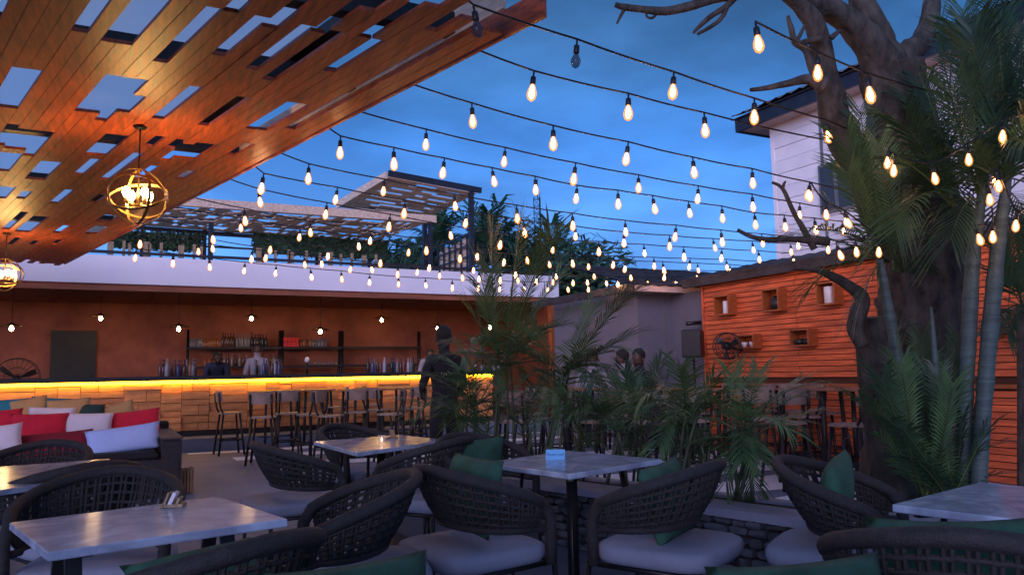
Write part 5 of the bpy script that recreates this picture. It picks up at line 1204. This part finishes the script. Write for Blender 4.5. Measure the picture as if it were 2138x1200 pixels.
# ------------------------------------------------------------------ people
def person(label, base, rz, pose, cols, hairstyle='short', scale=1.0, cap=None):
    """skeleton in metres, facing +Y; pose: dict of overrides"""
    t = thing('person', label, 'person', base, rz)
    J = dict(pel=(0, 0, .95), wai=(0, 0, 1.10), che=(0, .005, 1.30), nk=(0, -.005, 1.47), nk2=(0, .01, 1.54), hd=(0, .02, 1.63), hd2=(0, .015, 1.72), hd3=(0, .01, 1.765),
             shl=(-.18, 0, 1.41), ell=(-.24, -.02, 1.13), wrl=(-.25, .06, .88), hal=(-.25, .09, .80), shr=(.18, 0, 1.41), elr=(.24, -.02, 1.13), wrr=(.25, .06, .88), har=(.25, .09, .80),
             hil=(-.09, 0, .90), knl=(-.10, .02, .50), anl=(-.11, -.02, .09), tol=(-.12, .13, .04), hir=(.09, 0, .90), knr=(.10, .02, .50), anr=(.11, -.02, .09), tor=(.12, .13, .04), nose=(0, .118, 1.64))
    J.update(pose)
    Rd = dict(pel=.155, wai=.14, che=.165, nk=.085, nk2=.058, hd=.088, hd2=.092, hd3=.06, shl=.075, ell=.047, wrl=.034, hal=.04, shr=.075, elr=.047, wrr=.034, har=.04, hil=.105, knl=.068, anl=.046, tol=.04, hir=.105, knr=.068, anr=.046, tor=.04, nose=.014)
    names = list(J); idx = {n_: i for i, n_ in enumerate(names)}
    E_ = [('pel', 'wai'), ('wai', 'che'), ('che', 'nk'), ('nk', 'nk2'), ('nk2', 'hd'), ('hd', 'hd2'), ('hd2', 'hd3'), ('hd', 'nose'), ('che', 'shl'), ('shl', 'ell'), ('ell', 'wrl'), ('wrl', 'hal'), ('che', 'shr'), ('shr', 'elr'), ('elr', 'wrr'), ('wrr', 'har'),
          ('pel', 'hil'), ('hil', 'knl'), ('knl', 'anl'), ('anl', 'tol'), ('pel', 'hir'), ('hir', 'knr'), ('knr', 'anr'), ('anr', 'tor')]
    V = [Vector(J[n_]) for n_ in names]; ed = [(idx[a], idx[b]) for a, b in E_]; rad = [Rd[n_] for n_ in names]
    for sd_, h_, w_ in (('l', 'hal', 'wrl'), ('r', 'har', 'wrr')):       # fingers and a thumb
        hv = Vector(J[h_]); dv = (hv-Vector(J[w_])).normalized(); sv = dv.cross(Vector((1, 0, 0))); sv = sv.normalized() if sv.length > .1 else Vector((0, 1, 0))
        for k_, ln in enumerate((.07, .08, .075, .06)):
            a = hv+dv*.02+sv*(-.027+.018*k_); V += [a+dv*ln*.5, a+dv*ln+Vector((0, .012, 0))]; n0 = len(V); ed += [(idx[h_], n0-2), (n0-2, n0-1)]; rad += [.010, .008]
        a = hv-dv*.02+sv*.04; V += [a, a+sv*.02+dv*.035]; n0 = len(V); ed += [(idx[w_], n0-2), (n0-2, n0-1)]; rad += [.012, .009]
    me = bpy.data.meshes.new('sk'); me.from_pydata([v*scale for v in V], ed, []); ob = bpy.data.objects.new('sk', me); COL.objects.link(ob)
    sk = ob.modifiers.new('s', 'SKIN'); sk.use_smooth_shade = True
    lay = me.skin_vertices[0].data if me.skin_vertices else None
    if lay is None:
        bm = bmesh.new(); bm.from_mesh(me); bm.verts.layers.skin.verify(); bm.to_mesh(me); bm.free(); lay = me.skin_vertices[0].data
    for i, r_ in enumerate(rad):
        wx = (r_*scale, r_*scale)
        if names[i] in ('che', 'wai', 'pel') if i < len(names) else False: wx = (r_*scale, r_*.72*scale)
        lay[i].radius = wx; lay[i].use_root = (i == idx['pel'])
    ob.modifiers.new('b', 'SUBSURF').levels = 2; ob.modifiers['b'].render_levels = 2
    dg = bpy.context.evaluated_depsgraph_get(); dg.update(); bme = bpy.data.meshes.new_from_object(ob.evaluated_get(dg)); bpy.data.objects.remove(ob)
    bme.materials.clear()
    for c in cols: bme.materials.append(M[c])                                   # skin, top, trousers, shoes
    hp = {n_: Vector(J[n_])*scale for n_ in J}
    def dseg(p, a, b): ab = b-a; t_ = max(0, min(1, (p-a).dot(ab)/max(ab.length_squared, 1e-9))); return (p-(a+ab*t_)).length
    reg = [(1, 'pel', 'wai'), (1, 'wai', 'che'), (1, 'che', 'nk'), (0, 'nk2', 'hd'), (0, 'hd', 'hd2'), (0, 'hd2', 'hd3'), (1, 'shl', 'ell'), (1, 'ell', 'wrl'), (0, 'wrl', 'hal'), (1, 'shr', 'elr'), (1, 'elr', 'wrr'), (0, 'wrr', 'har'), (2, 'hil', 'knl'), (2, 'knl', 'anl'), (2, 'hir', 'knr'), (2, 'knr', 'anr'), (3, 'anl', 'tol'), (3, 'anr', 'tor')]
    for pgn in bme.polygons:
        c = pgn.center; pgn.material_index = min(reg, key=lambda g_: dseg(c, hp[g_[1]], hp[g_[2]])/max(.03, Rd[g_[1]]))[0]; pgn.use_smooth = True
    o = bpy.data.objects.new('body', bme); COL.objects.link(o); o.parent = t
    hc = (hp['hd']+hp['hd2'])/2 + Vector((0, -.012, .03))*scale; q = MB(); vs = []; n_ = 20; m_ = 10
    for j in range(m_+1):
        ph_ = math.pi*.70*j/m_
        for i in range(n_):
            a = 2*math.pi*i/n_; fr_ = max(0, math.sin(a)); rr = .096*scale*(1+.05*noise.noise(Vector((math.cos(a)*3, math.sin(a)*3, j*.7)))); lo = 1-.45*fr_
            vs.append(hc+Vector((math.sin(ph_*lo)*math.cos(a)*rr*.94, math.sin(ph_*lo)*math.sin(a)*rr*1.06, math.cos(ph_*lo)*rr*1.1)))
    q.add(vs, [(j*n_+i, j*n_+(i+1) % n_, (j+1)*n_+(i+1) % n_, (j+1)*n_+i) for j in range(m_) for i in range(n_)], True); q.obj('cap' if cap else 'hair', cap or 'hair', t, local=True)
    for sg in (-1, 1):
        ec = hp['hd']+Vector((sg*.092, .0, .01))*scale; MB().lathe([(.004, -.03*scale), (.016*scale, -.012*scale), (.018*scale, .012*scale), (.006, .03*scale)], 8, ec).obj('ear', 'skin', t, local=True)
        ey = hp['hd']+Vector((sg*.034, .088, .042))*scale; MB().lathe([(.002, -.007), (.010, -.003), (.010, .003), (.002, .007)], 8, ey).obj('eye', 'black', t, local=True)
    mo = hp['hd']+Vector((0, .085, -.045))*scale; MB().box(mo, (.045*scale, .012, .012)).obj('mouth', 'dred', t, local=True)
    return t
pm_ = atd(928, 779, 8.4)
person('man in dark clothes standing with his back to us before the bar', (pm_.x, pm_.y, 0), R(8), dict(ell=(-.26, .03, 1.14), wrl=(-.17, .20, 1.02), hal=(-.11, .26, 1.0), elr=(.27, .02, 1.13), wrr=(.20, .18, .98), har=(.15, .25, .95), knl=(-.11, .02, .5), knr=(.12, .03, .5)), ('skin', 'dcloth', 'dcloth', 'black'), scale=.985)
bend = dict(wai=(0, .06, 1.08), che=(0, .16, 1.24), nk=(0, .25, 1.36), nk2=(0, .29, 1.40), hd=(0, .34, 1.46), hd2=(0, .36, 1.54), hd3=(0, .36, 1.58), nose=(0, .44, 1.43), shl=(-.18, .2, 1.33), ell=(-.24, .3, 1.10), wrl=(-.15, .5, 1.0), hal=(-.12, .57, .98), shr=(.18, .2, 1.33), elr=(.24, .3, 1.10), wrr=(.15, .5, 1.0), har=(.12, .57, .98))
def bart(px, y): p = atY(px, 760, y); return (p.x, y, .22)
person('bartender in navy bending down behind the bar before the left rack', bart(450, YB+1.7), R(180), bend, ('skin', 'navy', 'dcloth', 'black'), scale=.95)
person('bartender in a black cap and white top working at the middle bottles', bart(537, YB+1.5), R(170), dict(ell=(-.24, .1, 1.12), wrl=(-.16, .32, 1.06), hal=(-.13, .40, 1.05), elr=(.24, .1, 1.12), wrr=(.16, .32, 1.06), har=(.13, .40, 1.05)), ('skin', 'wcloth', 'dcloth', 'black'), scale=.96, cap='black')
person('bartender in a white top leaning half hidden behind the standing man', bart(897, YB+1.45), R(160), bend, ('skin', 'wcloth', 'dcloth', 'black'), scale=.97)
sit = dict(pel=(0, -.02, .74), wai=(0, -.03, .90), che=(0, -.01, 1.10), nk=(0, 0, 1.27), nk2=(0, .01, 1.34), hd=(0, .025, 1.43), hd2=(0, .02, 1.52), hd3=(0, .015, 1.565), nose=(0, .122, 1.44), shl=(-.18, 0, 1.21), ell=(-.24, .06, .95), wrl=(-.15, .28, .95), hal=(-.12, .36, .96), shr=(.18, 0, 1.21), elr=(.24, .06, .95), wrr=(.15, .28, .95), har=(.12, .36, .96),
           hil=(-.09, .02, .74), knl=(-.11, .40, .72), anl=(-.11, .34, .30), tol=(-.11, .46, .25), hir=(.09, .02, .74), knr=(.11, .40, .72), anr=(.11, .34, .30), tor=(.11, .46, .25))
def seat(px, dep): p = atd(px, 775, dep); return (p.x, p.y, -.05)
person('seated guest in a white shirt left of the grey wall seam, behind fronds', seat(1237, 11.2), R(150), sit, ('skin', 'wcloth', 'dcloth', 'black'))
person('seated guest in a white shirt under the grey wall, facing left', seat(1302, 11.4), R(60), sit, ('skin', 'wcloth', 'dcloth', 'black'))
person('seated guest in dark clothes beside the guest facing left', seat(1336, 11.0), R(100), sit, ('skin', 'dcloth', 'dcloth', 'black'))
print('planks', np_, 'stones', ns)
